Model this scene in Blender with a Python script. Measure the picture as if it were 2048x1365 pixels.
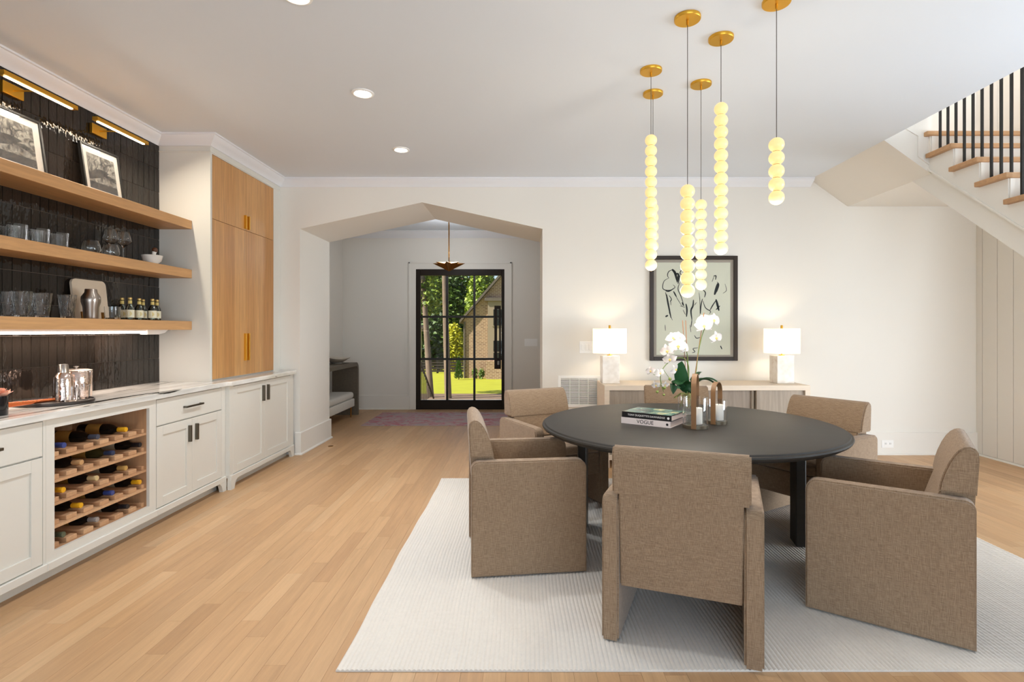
import bpy, bmesh, math, random
from mathutils import Vector, Matrix, Euler
for _o in list(bpy.data.objects): bpy.data.objects.remove(_o)
scene = bpy.context.scene
COL = scene.collection
R = random.Random(7)
PI = math.pi
# ------------------------------------------------------------------ camera
F, CX, CY, H = 1075.0, 1047.0, 661.0, 1.37        # focal length in pixels of a 2048 x 1365 frame, vanishing point, eye height
cd = bpy.data.cameras.new('camera'); cam = bpy.data.objects.new('camera', cd); COL.objects.link(cam)
cam.location = (0, 0, H); cam.rotation_euler = (PI/2, 0, 0)
cd.sensor_width = 36; cd.lens = F/2048*36; cd.clip_start = 0.05; cd.clip_end = 300
cd.shift_x = (1024-CX)/2048; cd.shift_y = (CY-682.5)/2048
scene.camera = cam
# ------------------------------------------------------------------ world, sun, added fill lights, exposure
w = bpy.data.worlds.new('world'); scene.world = w; w.use_nodes = True
wn = w.node_tree.nodes; wl = w.node_tree.links
sky = wn.new('ShaderNodeTexSky'); sky.sky_type = 'NISHITA'; sky.sun_disc = False
sky.sun_elevation = math.radians(52); sky.sun_rotation = math.radians(250)
bg = wn['Background']; bg.inputs[1].default_value = 0.14
wl.new(sky.outputs[0], bg.inputs[0])
def light(name, typ, loc, energy, color=(1,1,1), rot=(0,0,0), parent=None, **kw):
    l = bpy.data.lights.new(name, typ); l.energy = energy; l.color = color
    for k, v in kw.items(): setattr(l, k, v)
    o = bpy.data.objects.new(name, l); COL.objects.link(o); o.location = loc; o.rotation_euler = rot
    if parent: o.parent = parent
    return o
sun = light('sun', 'SUN', (0, 0, 12), 7.5, (1, .93, .80), angle=math.radians(1))
sun.rotation_euler = Vector((.62, .30, -.74)).to_track_quat('-Z', 'Y').to_euler()
# added fill lights, out of view behind and right of the camera, imitating daylight
light('added_rear_fill', 'AREA', (1.2, -3.5, 1.1), 170, (.68, .84, 1), (PI/2+math.radians(24), 0, 0), shape='RECTANGLE', size=4.3, size_y=1.8)
sd = light('added_side_fill', 'AREA', (6.1, 2.3, 1.15), 380, (.80, .90, 1), shape='RECTANGLE', size=3.4, size_y=2.2)
sd.rotation_euler = Vector((-.60, .76, .25)).to_track_quat('-Z', 'Y').to_euler()
vs = scene.view_settings
vs.view_transform = 'Standard'; vs.look = 'None'; vs.gamma = 1; vs.use_curve_mapping = False
vs.exposure = 0.3
# ------------------------------------------------------------------ helpers
def lin(c):
    return tuple(((v/255)/12.92 if v/255 <= .04045 else ((v/255+.055)/1.055)**2.4) for v in c)
def P(x, y, Y):                                    # photo pixel at depth Y -> world point
    return Vector(((x-CX)/F*Y, Y, H+(CY-y)/F*Y))
def B(): return bmesh.new()
def box(bm, x0, x1, y0, y1, z0, z1, bev=0, seg=1):
    v = [bm.verts.new(p) for p in ((x0,y0,z0),(x1,y0,z0),(x1,y1,z0),(x0,y1,z0),(x0,y0,z1),(x1,y0,z1),(x1,y1,z1),(x0,y1,z1))]
    f = [bm.faces.new([v[i] for i in q]) for q in ((3,2,1,0),(4,5,6,7),(0,1,5,4),(1,2,6,5),(2,3,7,6),(3,0,4,7))]
    if bev:
        e = list({e for q in f for e in q.edges})
        bmesh.ops.bevel(bm, geom=e, offset=bev, segments=seg, affect='EDGES', profile=.5)
    return bm
def prism(bm, poly, ax, a0, a1):                   # poly in the plane across ax
    def mk(u, v, a): return {'x': (a,u,v), 'y': (u,a,v), 'z': (u,v,a)}[ax]
    n = len(poly)
    lo = [bm.verts.new(mk(u,v,a0)) for u,v in poly]; hi = [bm.verts.new(mk(u,v,a1)) for u,v in poly]
    bm.faces.new(lo[::-1]); bm.faces.new(hi)
    for i in range(n):
        j = (i+1) % n; bm.faces.new((lo[i], lo[j], hi[j], hi[i]))
    bmesh.ops.recalc_face_normals(bm, faces=bm.faces)
    return bm
def lathe(bm, prof, n=32, c=(0,0,0), M=None):
    rings = []
    for r, z in prof:
        if r <= 1e-6: vs_ = [bm.verts.new((c[0], c[1], c[2]+z))]
        else: vs_ = [bm.verts.new((c[0]+r*math.cos(2*PI*i/n), c[1]+r*math.sin(2*PI*i/n), c[2]+z)) for i in range(n)]
        rings.append(vs_)
    nv = [v for g in rings for v in g]
    for a, b in zip(rings, rings[1:]):
        if len(a) == 1 and len(b) == 1: continue
        for i in range(n):
            j = (i+1) % n
            if len(a) == 1: bm.faces.new((a[0], b[j], b[i]))
            elif len(b) == 1: bm.faces.new((a[i], a[j], b[0]))
            else: bm.faces.new((a[i], a[j], b[j], b[i]))
    if M is not None: bmesh.ops.transform(bm, matrix=M, verts=nv)
    return bm
def tube(bm, pts, r, n=8, radii=None, flat=None):
    pts = [Vector(p) for p in pts]; m = len(pts)
    T = []
    for i in range(m):
        t = pts[min(i+1, m-1)]-pts[max(i-1, 0)]; T.append(t.normalized())
    up = Vector((0,0,1)) if abs(T[0].z) < .9 else Vector((0,1,0))
    N = (up - T[0]*up.dot(T[0])).normalized(); rings = []
    for i in range(m):
        N = (N - T[i]*N.dot(T[i])).normalized(); Bn = T[i].cross(N)
        rr = radii[i] if radii else r
        rings.append([bm.verts.new(pts[i]+(N*math.cos(2*PI*k/n)*rr*(flat or 1)+Bn*math.sin(2*PI*k/n)*rr)) for k in range(n)])
    for a, b in zip(rings, rings[1:]):
        for k in range(n): bm.faces.new((a[k], a[(k+1)%n], b[(k+1)%n], b[k]))
    bm.faces.new(rings[0][::-1]); bm.faces.new(rings[-1])
    return bm
def ico(bm, c, r, sub=1, sc=(1,1,1)):
    d = bmesh.ops.create_icosphere(bm, subdivisions=sub, radius=r)
    for v in d['verts']: v.co = Vector((v.co.x*sc[0]+c[0], v.co.y*sc[1]+c[1], v.co.z*sc[2]+c[2]))
    return bm
def sweep(bm, path, prof, side=1):                 # closed profile [(d,z)] swept along plan polyline, d to the left when side=1
    n = len(path); P2 = [Vector(p) for p in path]; offs = []
    for i in range(n):
        def nor(a, b):
            t = (b-a).normalized(); return Vector((-t.y, t.x))*side
        if i == 0: m = nor(P2[0], P2[1])
        elif i == n-1: m = nor(P2[-2], P2[-1])
        else:
            n1 = nor(P2[i-1], P2[i]); n2 = nor(P2[i], P2[i+1]); m = (n1+n2); m = m/ max(.2, (1+n1.dot(n2)))
        offs.append(m)
    rings = [[bm.verts.new((P2[i].x+offs[i].x*d, P2[i].y+offs[i].y*d, z)) for d, z in prof] for i in range(n)]
    k = len(prof)
    for a, b in zip(rings, rings[1:]):
        for i in range(k): bm.faces.new((a[i], a[(i+1)%k], b[(i+1)%k], b[i]))
    bm.faces.new(rings[0]); bm.faces.new(rings[-1][::-1])
    bmesh.ops.recalc_face_normals(bm, faces=bm.faces)
    return bm
ORG = {}
def mesh_of(name, bm, mats, smooth=None):
    me = bpy.data.meshes.new(name); bm.to_mesh(me); bm.free()
    for m in (mats if isinstance(mats, (list, tuple)) else [mats]): me.materials.append(m)
    if smooth:
        me.polygons.foreach_set('use_smooth', [True]*len(me.polygons)); me.set_sharp_from_angle(angle=math.radians(smooth))
    return me
def link(name, me, parent=None):
    o = bpy.data.objects.new(name, me); COL.objects.link(o)
    if parent: o.parent = parent; ORG[o.name] = ORG.get(parent.name, Vector())
    return o
def part(name, bm, mat, parent, smooth=None):      # local coordinates of the thing
    return link(name, mesh_of(name, bm, mat, smooth), parent)
def wpart(name, bm, mat, parent, smooth=None):     # world coordinates, for a thing that is not turned
    bmesh.ops.translate(bm, vec=-ORG.get(parent.name, Vector()), verts=bm.verts)
    return link(name, mesh_of(name, bm, mat, smooth), parent)
def tag(o, label, cat, group=None):
    o['label'] = label; o['category'] = cat
    if group: o['group'] = group
    return o
def thing(name, label, cat, loc=(0,0,0), rotz=0, group=None):
    o = bpy.data.objects.new(name, None); COL.objects.link(o); o.empty_display_size = .05
    o.location = loc; o.rotation_euler = (0,0,rotz); ORG[o.name] = Vector(loc)
    return tag(o, label, cat, group)
def single(name, bm, mat, label, cat, group=None, smooth=None):
    xs = [v.co.x for v in bm.verts]; ys = [v.co.y for v in bm.verts]; zs = [v.co.z for v in bm.verts]
    loc = Vector(((min(xs)+max(xs))/2, (min(ys)+max(ys))/2, min(zs)))
    bmesh.ops.translate(bm, vec=-loc, verts=bm.verts)
    o = link(name, mesh_of(name, bm, mat, smooth)); o.location = loc; ORG[o.name] = loc
    return tag(o, label, cat, group)
def struct(name, bm, mat, smooth=None, label=None):
    o = link(name, mesh_of(name, bm, mat, smooth)); o['kind'] = 'structure'; ORG[o.name] = Vector()
    if label: o['label'] = label
    return o
def copy_tree(o, parent=None):
    c = o.copy(); COL.objects.link(c)
    if parent: c.parent = parent
    ORG[c.name] = ORG.get(o.name, Vector())
    for ch in list(o.children): copy_tree(ch, c)
    return c
def text_bm(s, size, depth=.0004):
    cu = bpy.data.curves.new('lettering', 'FONT'); cu.body = s; cu.size = size; cu.extrude = depth
    cu.align_x = 'CENTER'; cu.align_y = 'CENTER'; cu.resolution_u = 3
    o = bpy.data.objects.new('lettering', cu); COL.objects.link(o)
    bpy.context.view_layer.update()
    me = bpy.data.meshes.new_from_object(o.evaluated_get(bpy.context.evaluated_depsgraph_get()))
    bm = bmesh.new(); bm.from_mesh(me)
    bpy.data.objects.remove(o); bpy.data.curves.remove(cu); bpy.data.meshes.remove(me)
    return bm
# ------------------------------------------------------------------ materials
def newmat(name):
    m = bpy.data.materials.new(name); m.use_nodes = True
    return m, m.node_tree.nodes, m.node_tree.links, m.node_tree.nodes['Principled BSDF']
def pm(name, c, rough=.5, metal=0, emit=None, es=0, trans=0, ior=1.45, bump=0, bscale=200, spec=None, sheen=0, var=0, vscale=3):
    m, n, l, b = newmat(name)
    c = lin(c)
    b.inputs['Base Color'].default_value = (*c, 1); b.inputs['Roughness'].default_value = rough
    b.inputs['Metallic'].default_value = metal; b.inputs['IOR'].default_value = ior
    b.inputs['Transmission Weight'].default_value = trans
    if spec is not None: b.inputs['Specular IOR Level'].default_value = spec
    if sheen: b.inputs['Sheen Weight'].default_value = sheen
    if emit: b.inputs['Emission Color'].default_value = (*lin(emit), 1); b.inputs['Emission Strength'].default_value = es
    if bump or var:
        tc = n.new('ShaderNodeTexCoord'); nz = n.new('ShaderNodeTexNoise'); nz.inputs['Scale'].default_value = bscale if bump else vscale
        l.new(tc.outputs['Object'], nz.inputs['Vector'])
        if bump:
            bp = n.new('ShaderNodeBump'); bp.inputs['Strength'].default_value = bump; bp.inputs['Distance'].default_value = .002
            l.new(nz.outputs[0], bp.inputs['Height']); l.new(bp.outputs[0], b.inputs['Normal'])
        if var:
            n2 = n.new('ShaderNodeTexNoise'); n2.inputs['Scale'].default_value = vscale; n2.inputs['Detail'].default_value = 5
            l.new(tc.outputs['Object'], n2.inputs['Vector'])
            mx = n.new('ShaderNodeMix'); mx.data_type = 'RGBA'
            mx.inputs[6].default_value = (*[v*(1-var) for v in c], 1); mx.inputs[7].default_value = (*[min(1, v*(1+var)) for v in c], 1)
            l.new(n2.outputs[0], mx.inputs[0]); l.new(mx.outputs[2], b.inputs['Base Color'])
    return m
def rnd_node(n, l):                                # a random number for each object and each loose piece
    oi = n.new('ShaderNodeObjectInfo'); ge = n.new('ShaderNodeNewGeometry')
    ad = n.new('ShaderNodeMath'); ad.operation = 'ADD'; fr = n.new('ShaderNodeMath'); fr.operation = 'FRACT'
    l.new(oi.outputs['Random'], ad.inputs[0]); l.new(ge.outputs['Random Per Island'], ad.inputs[1]); l.new(ad.outputs[0], fr.inputs[0])
    return fr.outputs[0]
def wood(name, cols, stretch=(14,1.0,14), rough=.45, grain=.35, rand=True, bump=.05):
    m, n, l, b = newmat(name)
    tc = n.new('ShaderNodeTexCoord'); mp = n.new('ShaderNodeMapping'); mp.inputs['Scale'].default_value = stretch
    l.new(tc.outputs['Object'], mp.inputs['Vector'])
    rn = rnd_node(n, l); ml = n.new('ShaderNodeVectorMath'); ml.operation = 'SCALE'; ml.inputs[0].default_value = (37.1, 11.3, 53.7)
    l.new(rn, ml.inputs['Scale']); ad = n.new('ShaderNodeVectorMath'); l.new(mp.outputs[0], ad.inputs[0]); l.new(ml.outputs[0], ad.inputs[1])
    nz = n.new('ShaderNodeTexNoise'); nz.inputs['Scale'].default_value = 2.2; nz.inputs['Detail'].default_value = 6; nz.inputs['Distortion'].default_value = .6
    l.new(ad.outputs[0], nz.inputs['Vector'])
    fine = n.new('ShaderNodeTexNoise'); fine.inputs['Scale'].default_value = 11; fine.inputs['Detail'].default_value = 4
    l.new(ad.outputs[0], fine.inputs['Vector'])
    rp = n.new('ShaderNodeValToRGB'); rp.color_ramp.elements[0].color = (*lin(cols[0]), 1); rp.color_ramp.elements[1].color = (*lin(cols[-1]), 1)
    for i, c in enumerate(cols[1:-1]):
        e = rp.color_ramp.elements.new((i+1)/(len(cols)-1)); e.color = (*lin(c), 1)
    if rand: l.new(rn, rp.inputs[0])
    else: rp.inputs[0].default_value = .5
    mr = n.new('ShaderNodeMapRange'); mr.inputs['From Min'].default_value = .3; mr.inputs['From Max'].default_value = .72
    mr.inputs['To Min'].default_value = 1-grain; mr.inputs['To Max'].default_value = 1+grain*.45
    mx1 = n.new('ShaderNodeMath'); mx1.operation = 'MULTIPLY_ADD'; mx1.inputs[1].default_value = .7
    sc = n.new('ShaderNodeMath'); sc.operation = 'MULTIPLY'; sc.inputs[1].default_value = .3
    l.new(fine.outputs[0], sc.inputs[0]); l.new(nz.outputs[0], mx1.inputs[0]); l.new(sc.outputs[0], mx1.inputs[2]); l.new(mx1.outputs[0], mr.inputs[0])
    mul = n.new('ShaderNodeVectorMath'); mul.operation = 'SCALE'; l.new(rp.outputs[0], mul.inputs[0]); l.new(mr.outputs[0], mul.inputs['Scale'])
    l.new(mul.outputs[0], b.inputs['Base Color']); b.inputs['Roughness'].default_value = rough
    if bump:
        bp = n.new('ShaderNodeBump'); bp.inputs['Strength'].default_value = bump; bp.inputs['Distance'].default_value = .003
        l.new(fine.outputs[0], bp.inputs['Height']); l.new(bp.outputs[0], b.inputs['Normal'])
    return m
def thin_glass(name, tint=(255,255,255), refl=.5):
    m, n, l, b = newmat(name); n.remove(b)
    t = n.new('ShaderNodeBsdfTransparent'); t.inputs[0].default_value = (*lin(tint), 1)
    g = n.new('ShaderNodeBsdfGlossy'); g.inputs['Roughness'].default_value = .02
    fr = n.new('ShaderNodeFresnel'); fr.inputs[0].default_value = 1.45
    mm = n.new('ShaderNodeMath'); mm.operation = 'MULTIPLY'; mm.inputs[1].default_value = refl; l.new(fr.outputs[0], mm.inputs[0])
    mx = n.new('ShaderNodeMixShader'); l.new(mm.outputs[0], mx.inputs[0]); l.new(t.outputs[0], mx.inputs[1]); l.new(g.outputs[0], mx.inputs[2])
    l.new(mx.outputs[0], n['Material Output'].inputs[0])
    return m
M_wall = pm('wall_paint', (232,227,218), .9, bump=.03, bscale=300)
M_trim = pm('trim_paint', (232,227,218), .55)
M_ceil = pm('ceiling_paint', (222,228,235), .95)
M_crown = pm('crown_paint', (232,233,236), .6)
M_cab = pm('cabinet_paint', (222,218,208), .5)
M_floor = wood('oak_floor', [(192,151,110),(199,158,115),(205,165,122),(195,153,110),(208,170,128),(186,145,104)], (16,1.1,16), .42, .16, bump=.03)
M_sub = pm('subfloor', (120,88,58), .8)
M_oakshelf = wood('oak_shelf', [(200,150,98),(206,158,106)], (18,1.2,18), .5, .2)
M_oakdoor = wood('oak_veneer', [(198,144,86),(212,160,102),(188,133,77),(206,152,93)], (20,20,.9), .45, .26)
M_rack = wood('rack_wood', [(206,160,118),(192,146,106),(214,170,128)], (1.2,18,18), .6, .2)
M_liner = wood('rack_liner', [(186,142,102),(196,152,112)], (14,14,1), .6, .2)
M_brass = pm('brass', (226,174,66), .36, 1)
M_brassd = pm('aged_brass', (150,104,48), .4, 1)
M_nickel = pm('dark_nickel', (110,104,94), .35, 1)
M_black = pm('black_metal', (24,21,18), .45)
M_doorwood = pm('dark_stained_door', (34,24,15), .5, var=.3, vscale=4, spec=.25)
M_glass = pm('clear_glass', (255,255,255), .0, trans=1, ior=1.45)
M_pane = thin_glass('window_pane')
M_cut = pm('cut_glass', (255,255,255), .02, trans=1, ior=1.5)
_n = M_cut.node_tree.nodes; _l = M_cut.node_tree.links; _tc = _n.new('ShaderNodeTexCoord'); _mp = _n.new('ShaderNodeMapping'); _mp.inputs['Scale'].default_value = (120, 120, 6)
_nz = _n.new('ShaderNodeTexNoise'); _nz.inputs['Scale'].default_value = 1; _nz.inputs['Detail'].default_value = 1; _bp = _n.new('ShaderNodeBump'); _bp.inputs['Strength'].default_value = .6; _bp.inputs['Distance'].default_value = .004
_l.new(_tc.outputs['Object'], _mp.inputs[0]); _l.new(_mp.outputs[0], _nz.inputs['Vector']); _l.new(_nz.outputs[0], _bp.inputs['Height']); _l.new(_bp.outputs[0], _n['Principled BSDF'].inputs['Normal'])
M_dark = wood('ebonised_oak', [(43,39,34),(47,43,37)], (1.5,14,14), .5, .25)
M_white = pm('white_plastic', (244,242,238), .35)
M_soil = pm('mulch', (112,92,74), .95, var=.5, vscale=6, bump=.6, bscale=18)
M_lens = pm('lamp_lens', (255,255,255), .5, emit=(255,250,240), es=14)
# wavy hand-made tile
def tile_mat():
    m, n, l, b = newmat('glazed_dark_tile'); rn = rnd_node(n, l)
    rp = n.new('ShaderNodeValToRGB'); rp.color_ramp.elements[0].color = (*lin((30,25,21)), 1); rp.color_ramp.elements[1].color = (*lin((42,35,30)), 1)
    l.new(rn, rp.inputs[0]); l.new(rp.outputs[0], b.inputs['Base Color']); b.inputs['Roughness'].default_value = .07
    tc = n.new('ShaderNodeTexCoord'); ml = n.new('ShaderNodeVectorMath'); ml.operation = 'SCALE'; ml.inputs[0].default_value = (9.1, 5.3, 7.7); l.new(rn, ml.inputs['Scale'])
    mp = n.new('ShaderNodeMapping'); mp.inputs['Scale'].default_value = (1, 1.5, .8); l.new(tc.outputs['Object'], mp.inputs['Vector'])
    ad = n.new('ShaderNodeVectorMath'); l.new(mp.outputs[0], ad.inputs[0]); l.new(ml.outputs[0], ad.inputs[1])
    nz = n.new('ShaderNodeTexNoise'); nz.inputs['Scale'].default_value = 26; nz.inputs['Detail'].default_value = 1; l.new(ad.outputs[0], nz.inputs['Vector'])
    bp = n.new('ShaderNodeBump'); bp.inputs['Strength'].default_value = .45; bp.inputs['Distance'].default_value = .005
    l.new(nz.outputs[0], bp.inputs['Height']); l.new(bp.outputs[0], b.inputs['Normal'])
    return m
M_tile = tile_mat()
M_grout = pm('tile_grout', (108,92,80), .9)
def marble(name, base, vein, thr=(.60,.64), sc=(5,.55,5), grey=(200,196,188)):
    m, n, l, b = newmat(name)
    tc = n.new('ShaderNodeTexCoord'); mp = n.new('ShaderNodeMapping'); mp.inputs['Scale'].default_value = sc; l.new(tc.outputs['Object'], mp.inputs['Vector'])
    nz = n.new('ShaderNodeTexNoise'); nz.inputs['Scale'].default_value = 1.6; nz.inputs['Detail'].default_value = 4; nz.inputs['Distortion'].default_value = .8; l.new(mp.outputs[0], nz.inputs['Vector'])
    n2 = n.new('ShaderNodeTexNoise'); n2.inputs['Scale'].default_value = 4; n2.inputs['Detail'].default_value = 6; l.new(mp.outputs[0], n2.inputs['Vector'])
    r1 = n.new('ShaderNodeValToRGB'); r1.color_ramp.elements[0].position = .35; r1.color_ramp.elements[1].position = .65
    r1.color_ramp.elements[0].color = (*lin(grey), 1); r1.color_ramp.elements[1].color = (*lin(base), 1); l.new(n2.outputs[0], r1.inputs[0])
    r2 = n.new('ShaderNodeValToRGB'); r2.color_ramp.elements[0].position = thr[0]; r2.color_ramp.elements[1].position = thr[1]
    r2.color_ramp.elements[0].color = (0,0,0,1); r2.color_ramp.elements[1].color = (1,1,1,1); l.new(nz.outputs[0], r2.inputs[0])
    mx = n.new('ShaderNodeMix'); mx.data_type = 'RGBA'; l.new(r2.outputs[0], mx.inputs[0]); l.new(r1.outputs[0], mx.inputs[6]); mx.inputs[7].default_value = (*lin(vein), 1)
    l.new(mx.outputs[2], b.inputs['Base Color']); b.inputs['Roughness'].default_value = .12
    return m
M_counter = marble('veined_quartzite', (240,237,230), (34,32,26), (.635,.66))
M_alab = marble('white_marble', (248,240,230), (214,190,170), (.6,.72), (5,5,5), (236,226,214))
def fabric(name, c1, c2, sc=620, bump=.5):
    m, n, l, b = newmat(name)
    tc = n.new('ShaderNodeTexCoord'); outs = []
    for s in ((sc*.05, sc*.05, sc), (sc, sc, sc*.05)):
        mp = n.new('ShaderNodeMapping'); mp.inputs['Scale'].default_value = s; l.new(tc.outputs['Object'], mp.inputs['Vector'])
        nz = n.new('ShaderNodeTexNoise'); nz.inputs['Scale'].default_value = 1; nz.inputs['Detail'].default_value = 2; l.new(mp.outputs[0], nz.inputs['Vector']); outs.append(nz)
    ad = n.new('ShaderNodeMath'); l.new(outs[0].outputs[0], ad.inputs[0]); l.new(outs[1].outputs[0], ad.inputs[1])
    mr = n.new('ShaderNodeMapRange'); mr.inputs['From Min'].default_value = .7; mr.inputs['From Max'].default_value = 1.3; l.new(ad.outputs[0], mr.inputs[0])
    mx = n.new('ShaderNodeMix'); mx.data_type = 'RGBA'; mx.inputs[6].default_value = (*lin(c1), 1); mx.inputs[7].default_value = (*lin(c2), 1); l.new(mr.outputs[0], mx.inputs[0])
    l.new(mx.outputs[2], b.inputs['Base Color']); b.inputs['Roughness'].default_value = .9; b.inputs['Sheen Weight'].default_value = .25; b.inputs['Specular IOR Level'].default_value = .2
    bp = n.new('ShaderNodeBump'); bp.inputs['Strength'].default_value = bump; bp.inputs['Distance'].default_value = .001; l.new(mr.outputs[0], bp.inputs['Height']); l.new(bp.outputs[0], b.inputs['Normal'])
    return m
M_linen = fabric('brown_linen', (128,103,80), (172,146,118))
M_offw = fabric('offwhite_upholstery', (206,200,188), (222,217,206))
# ------------------------------------------------------------------ room measures
XL, XR, YF, ZC = -3.13, 5.0, 5.92, 3.03            # left wall, right wall, far wall, ceiling
YB2, YD = 6.82, 9.31                                # back of the arch wall, front-door wall
AX0, AX1, AXM, AZ, AZT = -2.462, .209, -1.118, 2.488, 2.78
YN = -3.0                                           # wall behind the camera
XFR = .93                                           # right wall of the foyer
XS = 3.15                                           # edge of the ceiling at the stairwell
# ------------------------------------------------------------------ floor of oak boards
fl = struct('floor', box(B(), XL-.15, XR+.15, YN-.1, YD+.12, -.12, -.004), M_sub)
boards = []
pw = .09
i = 0
x = XL
while x < XR:
    y = YN - R.uniform(0, 1.4)
    while y < YD+.1:
        L_ = R.choice((.5,.8,1.1,1.4,1.7)) + R.uniform(-.1,.1)
        y0, y1 = max(y, YN), min(y+L_, YD+.1)
        if y1-y0 > .05: boards.append((x, min(x+pw, XR), y0, y1))
        y += L_
    x += pw
def seen(b):
    xm = (b[0]+b[1])/2; best = 0
    for yy in (b[2], (b[2]+b[3])/2, b[3]):
        if yy < 1.9: continue
        px = CX+xm/yy*F; py = CY+H/yy*F
        if not (-20 < px < 2068 and py < 1390): continue
        if yy > YF and not (AX0 < xm < AX1+.2): continue
        if -.74 < xm < 2.98 and 2.2 < yy < 4.9: continue      # under the rug
        if xm < -2.55: continue
        best = max(best, 1/yy**2)
    return best*(b[3]-b[2])
boards.sort(key=seen, reverse=True)
unit = {}
bmj = B()
for k, (x0, x1, y0, y1) in enumerate(boards):
    if k < 290:
        bm = box(B(), -(x1-x0)/2+.0004, (x1-x0)/2-.0004, -(y1-y0)/2+.0004, (y1-y0)/2-.0004, -.02, 0)
        o = link('floor_board', mesh_of('floor_board', bm, M_floor), fl); o.location = ((x0+x1)/2, (y0+y1)/2, 0)
    else: box(bmj, x0+.0004, x1-.0004, y0+.0004, y1-.0004, -.02, 0)
o = part('floor_boards', bmj, M_floor, fl); o['kind'] = 'stuff'
# ------------------------------------------------------------------ walls and ceilings
struct('wall_left', box(B(), XL-.15, XL, YN, YD+.15, 0, ZC), M_wall)
bm = prism(B(), [(XL,0),(AX0,0),(AX0,AZ),(AXM,AZT),(AX1,AZ),(AX1,0),(XR,0),(XR,ZC),(XL,ZC)], 'y', YF, YB2)
struct('wall_back', bm, M_wall)
bm = box(B(), XR, XR+.15, 4.2, YB2, 0, 5.6); box(bm, XR, XR+.15, YN-.15, .2, 0, 5.6); box(bm, XR, XR+.15, .2, 4.2, 2.7, 5.6)
wr = struct('wall_right', bm, M_wall)
bm = B()
for yy in (.2, 1.5, 2.8, 4.12): box(bm, XR+.03, XR+.12, yy, yy+.08, .002, 2.7)
for zz in (.002, 2.62): box(bm, XR+.03, XR+.12, .2, 4.2, zz, zz+.08)
w2 = struct('added_glazed_doors', bm, M_trim)  # glazed doors added out of view as an opening for the side fill
for yy in (.28, 1.58, 2.88): wpart('pane', box(B(), XR+.07, XR+.076, yy, yy+1.22, .082, 2.62), M_pane, w2)
yy = YF-.078
k = 0
while yy > 4.22:                                     # vertical shiplap boards below and beside the stairs
    y0 = max(yy-.185, 4.21)
    wpart('panel_board', box(B(), XR-.014, XR, y0+.002, yy-.002, .02, 5.55, .002), M_wall, wr)
    yy -= .185
wpart('panel_board', box(B(), XR-.014, XR, YF-.076, YF, .02, 5.55, .002), M_wall, wr)
bm = B()
for a in ((XL-.15, -1.0, 0, ZC), (3.4, XR+.15, 0, ZC), (-1.0, 3.4, 0, .3), (-1.0, 3.4, 2.75, ZC)): box(bm, a[0], a[1], YN-.15, YN, a[2], a[3])
struct('wall_front', bm, M_wall)
bm = B()
for xx in (-1.0, .09, 1.18, 2.27, 3.34): box(bm, xx, xx+.06, YN-.12, YN-.03, .3, 2.75)
for zz in (.3, 2.69): box(bm, -1.0, 3.4, YN-.12, YN-.03, zz, zz+.06)
w1 = struct('added_window', bm, M_trim)  # window added behind the camera as an opening for the rear fill
for xx in (-.94, .15, 1.24, 2.33): wpart('pane', box(B(), xx, xx+1.0, YN-.08, YN-.074, .36, 2.69), M_pane, w1)
bm = B()
box(bm, XL-.15, XS, YN-.15, YF+.02, ZC, ZC+.22); box(bm, XS, XR+.15, YN-.15, .9, ZC, ZC+.22)
struct('ceiling', bm, M_ceil)
bm = box(B(), XL-.15, XFR+.15, YB2-.02, YD+.15, 3.08, 3.3)
struct('ceiling_foyer', bm, M_ceil)
struct('wall_foyer_right', box(B(), XFR, XFR+.15, YB2, YD+.15, 0, 3.08), M_wall)
DX0, DX1, DZ = -1.862, -.329, 2.427
bm = B()
box(bm, XL, DX0, YD, YD+.15, 0, 3.08); box(bm, DX1, XFR, YD, YD+.15, 0, 3.08); box(bm, DX0, DX1, YD, YD+.15, DZ, 3.08)
struct('wall_foyer_back', bm, M_wall)
# rooms above the stairwell
struct('wall_upper_back', box(B(), 2.9, XR+.15, YF, YF+.15, ZC, 5.6), M_wall)
struct('wall_upper_left', box(B(), 2.75, 2.9, .6, YF+.15, ZC+.22, 5.6), M_wall)
struct('wall_upper_front', box(B(), 2.75, XR+.15, .45, .6, ZC+.22, 5.6), M_wall)
struct('ceiling_upper', box(B(), 2.75, XR+.15, .45, YF+.15, 5.6, 5.75), M_ceil)
# ------------------------------------------------------------------ crown and baseboards
CR = [(0,2.948),(.012,2.948),(.018,2.958),(.05,2.982),(.082,3.004),(.088,3.016),(.1,3.018),(.1,ZC),(0,ZC)]
struct('trim_1', sweep(B(), [(XL,YN),(XL,4.6),(-2.68,4.6),(-2.68,YF),(3.16,YF)], CR, -1), M_crown, 30)
CRF = [(d*1.3, z+.05-.03*(1 if z < 3 else 0)) for d, z in CR]
struct('trim_2', sweep(B(), [(XL,YB2),(XL,YD),(XFR,YD)], CRF, -1), M_crown, 30)
BB = [(0,0),(.032,0),(.032,.012),(.018,.022),(.018,.24),(.012,.247),(0,.247)]
struct('baseboard_back', sweep(B(), [(XR-.014,YF),(AX1,YF),(AX1,YB2),(XFR,YB2)], BB, 1), M_trim)
struct('baseboard_left', sweep(B(), [(-2.51,YF),(AX0,YF),(AX0,YB2),(XL,YB2)], BB, -1), M_trim)
struct('baseboard_foyer', sweep(B(), [(XL,YB2+.02),(XL,YD),(-1.974,YD)], BB, -1), M_trim)
struct('baseboard_foyer_right', sweep(B(), [(-.225,YD),(XFR,YD),(XFR,YB2+.02)], BB, -1), M_trim)
struct('trim_3', sweep(B(), [(XR-.014,YF),(XR-.014,4.21)], [(0,0),(.014,0),(.010,.012),(0,.018)], -1), M_trim)
bm = B()                                            # casing of the front door
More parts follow.
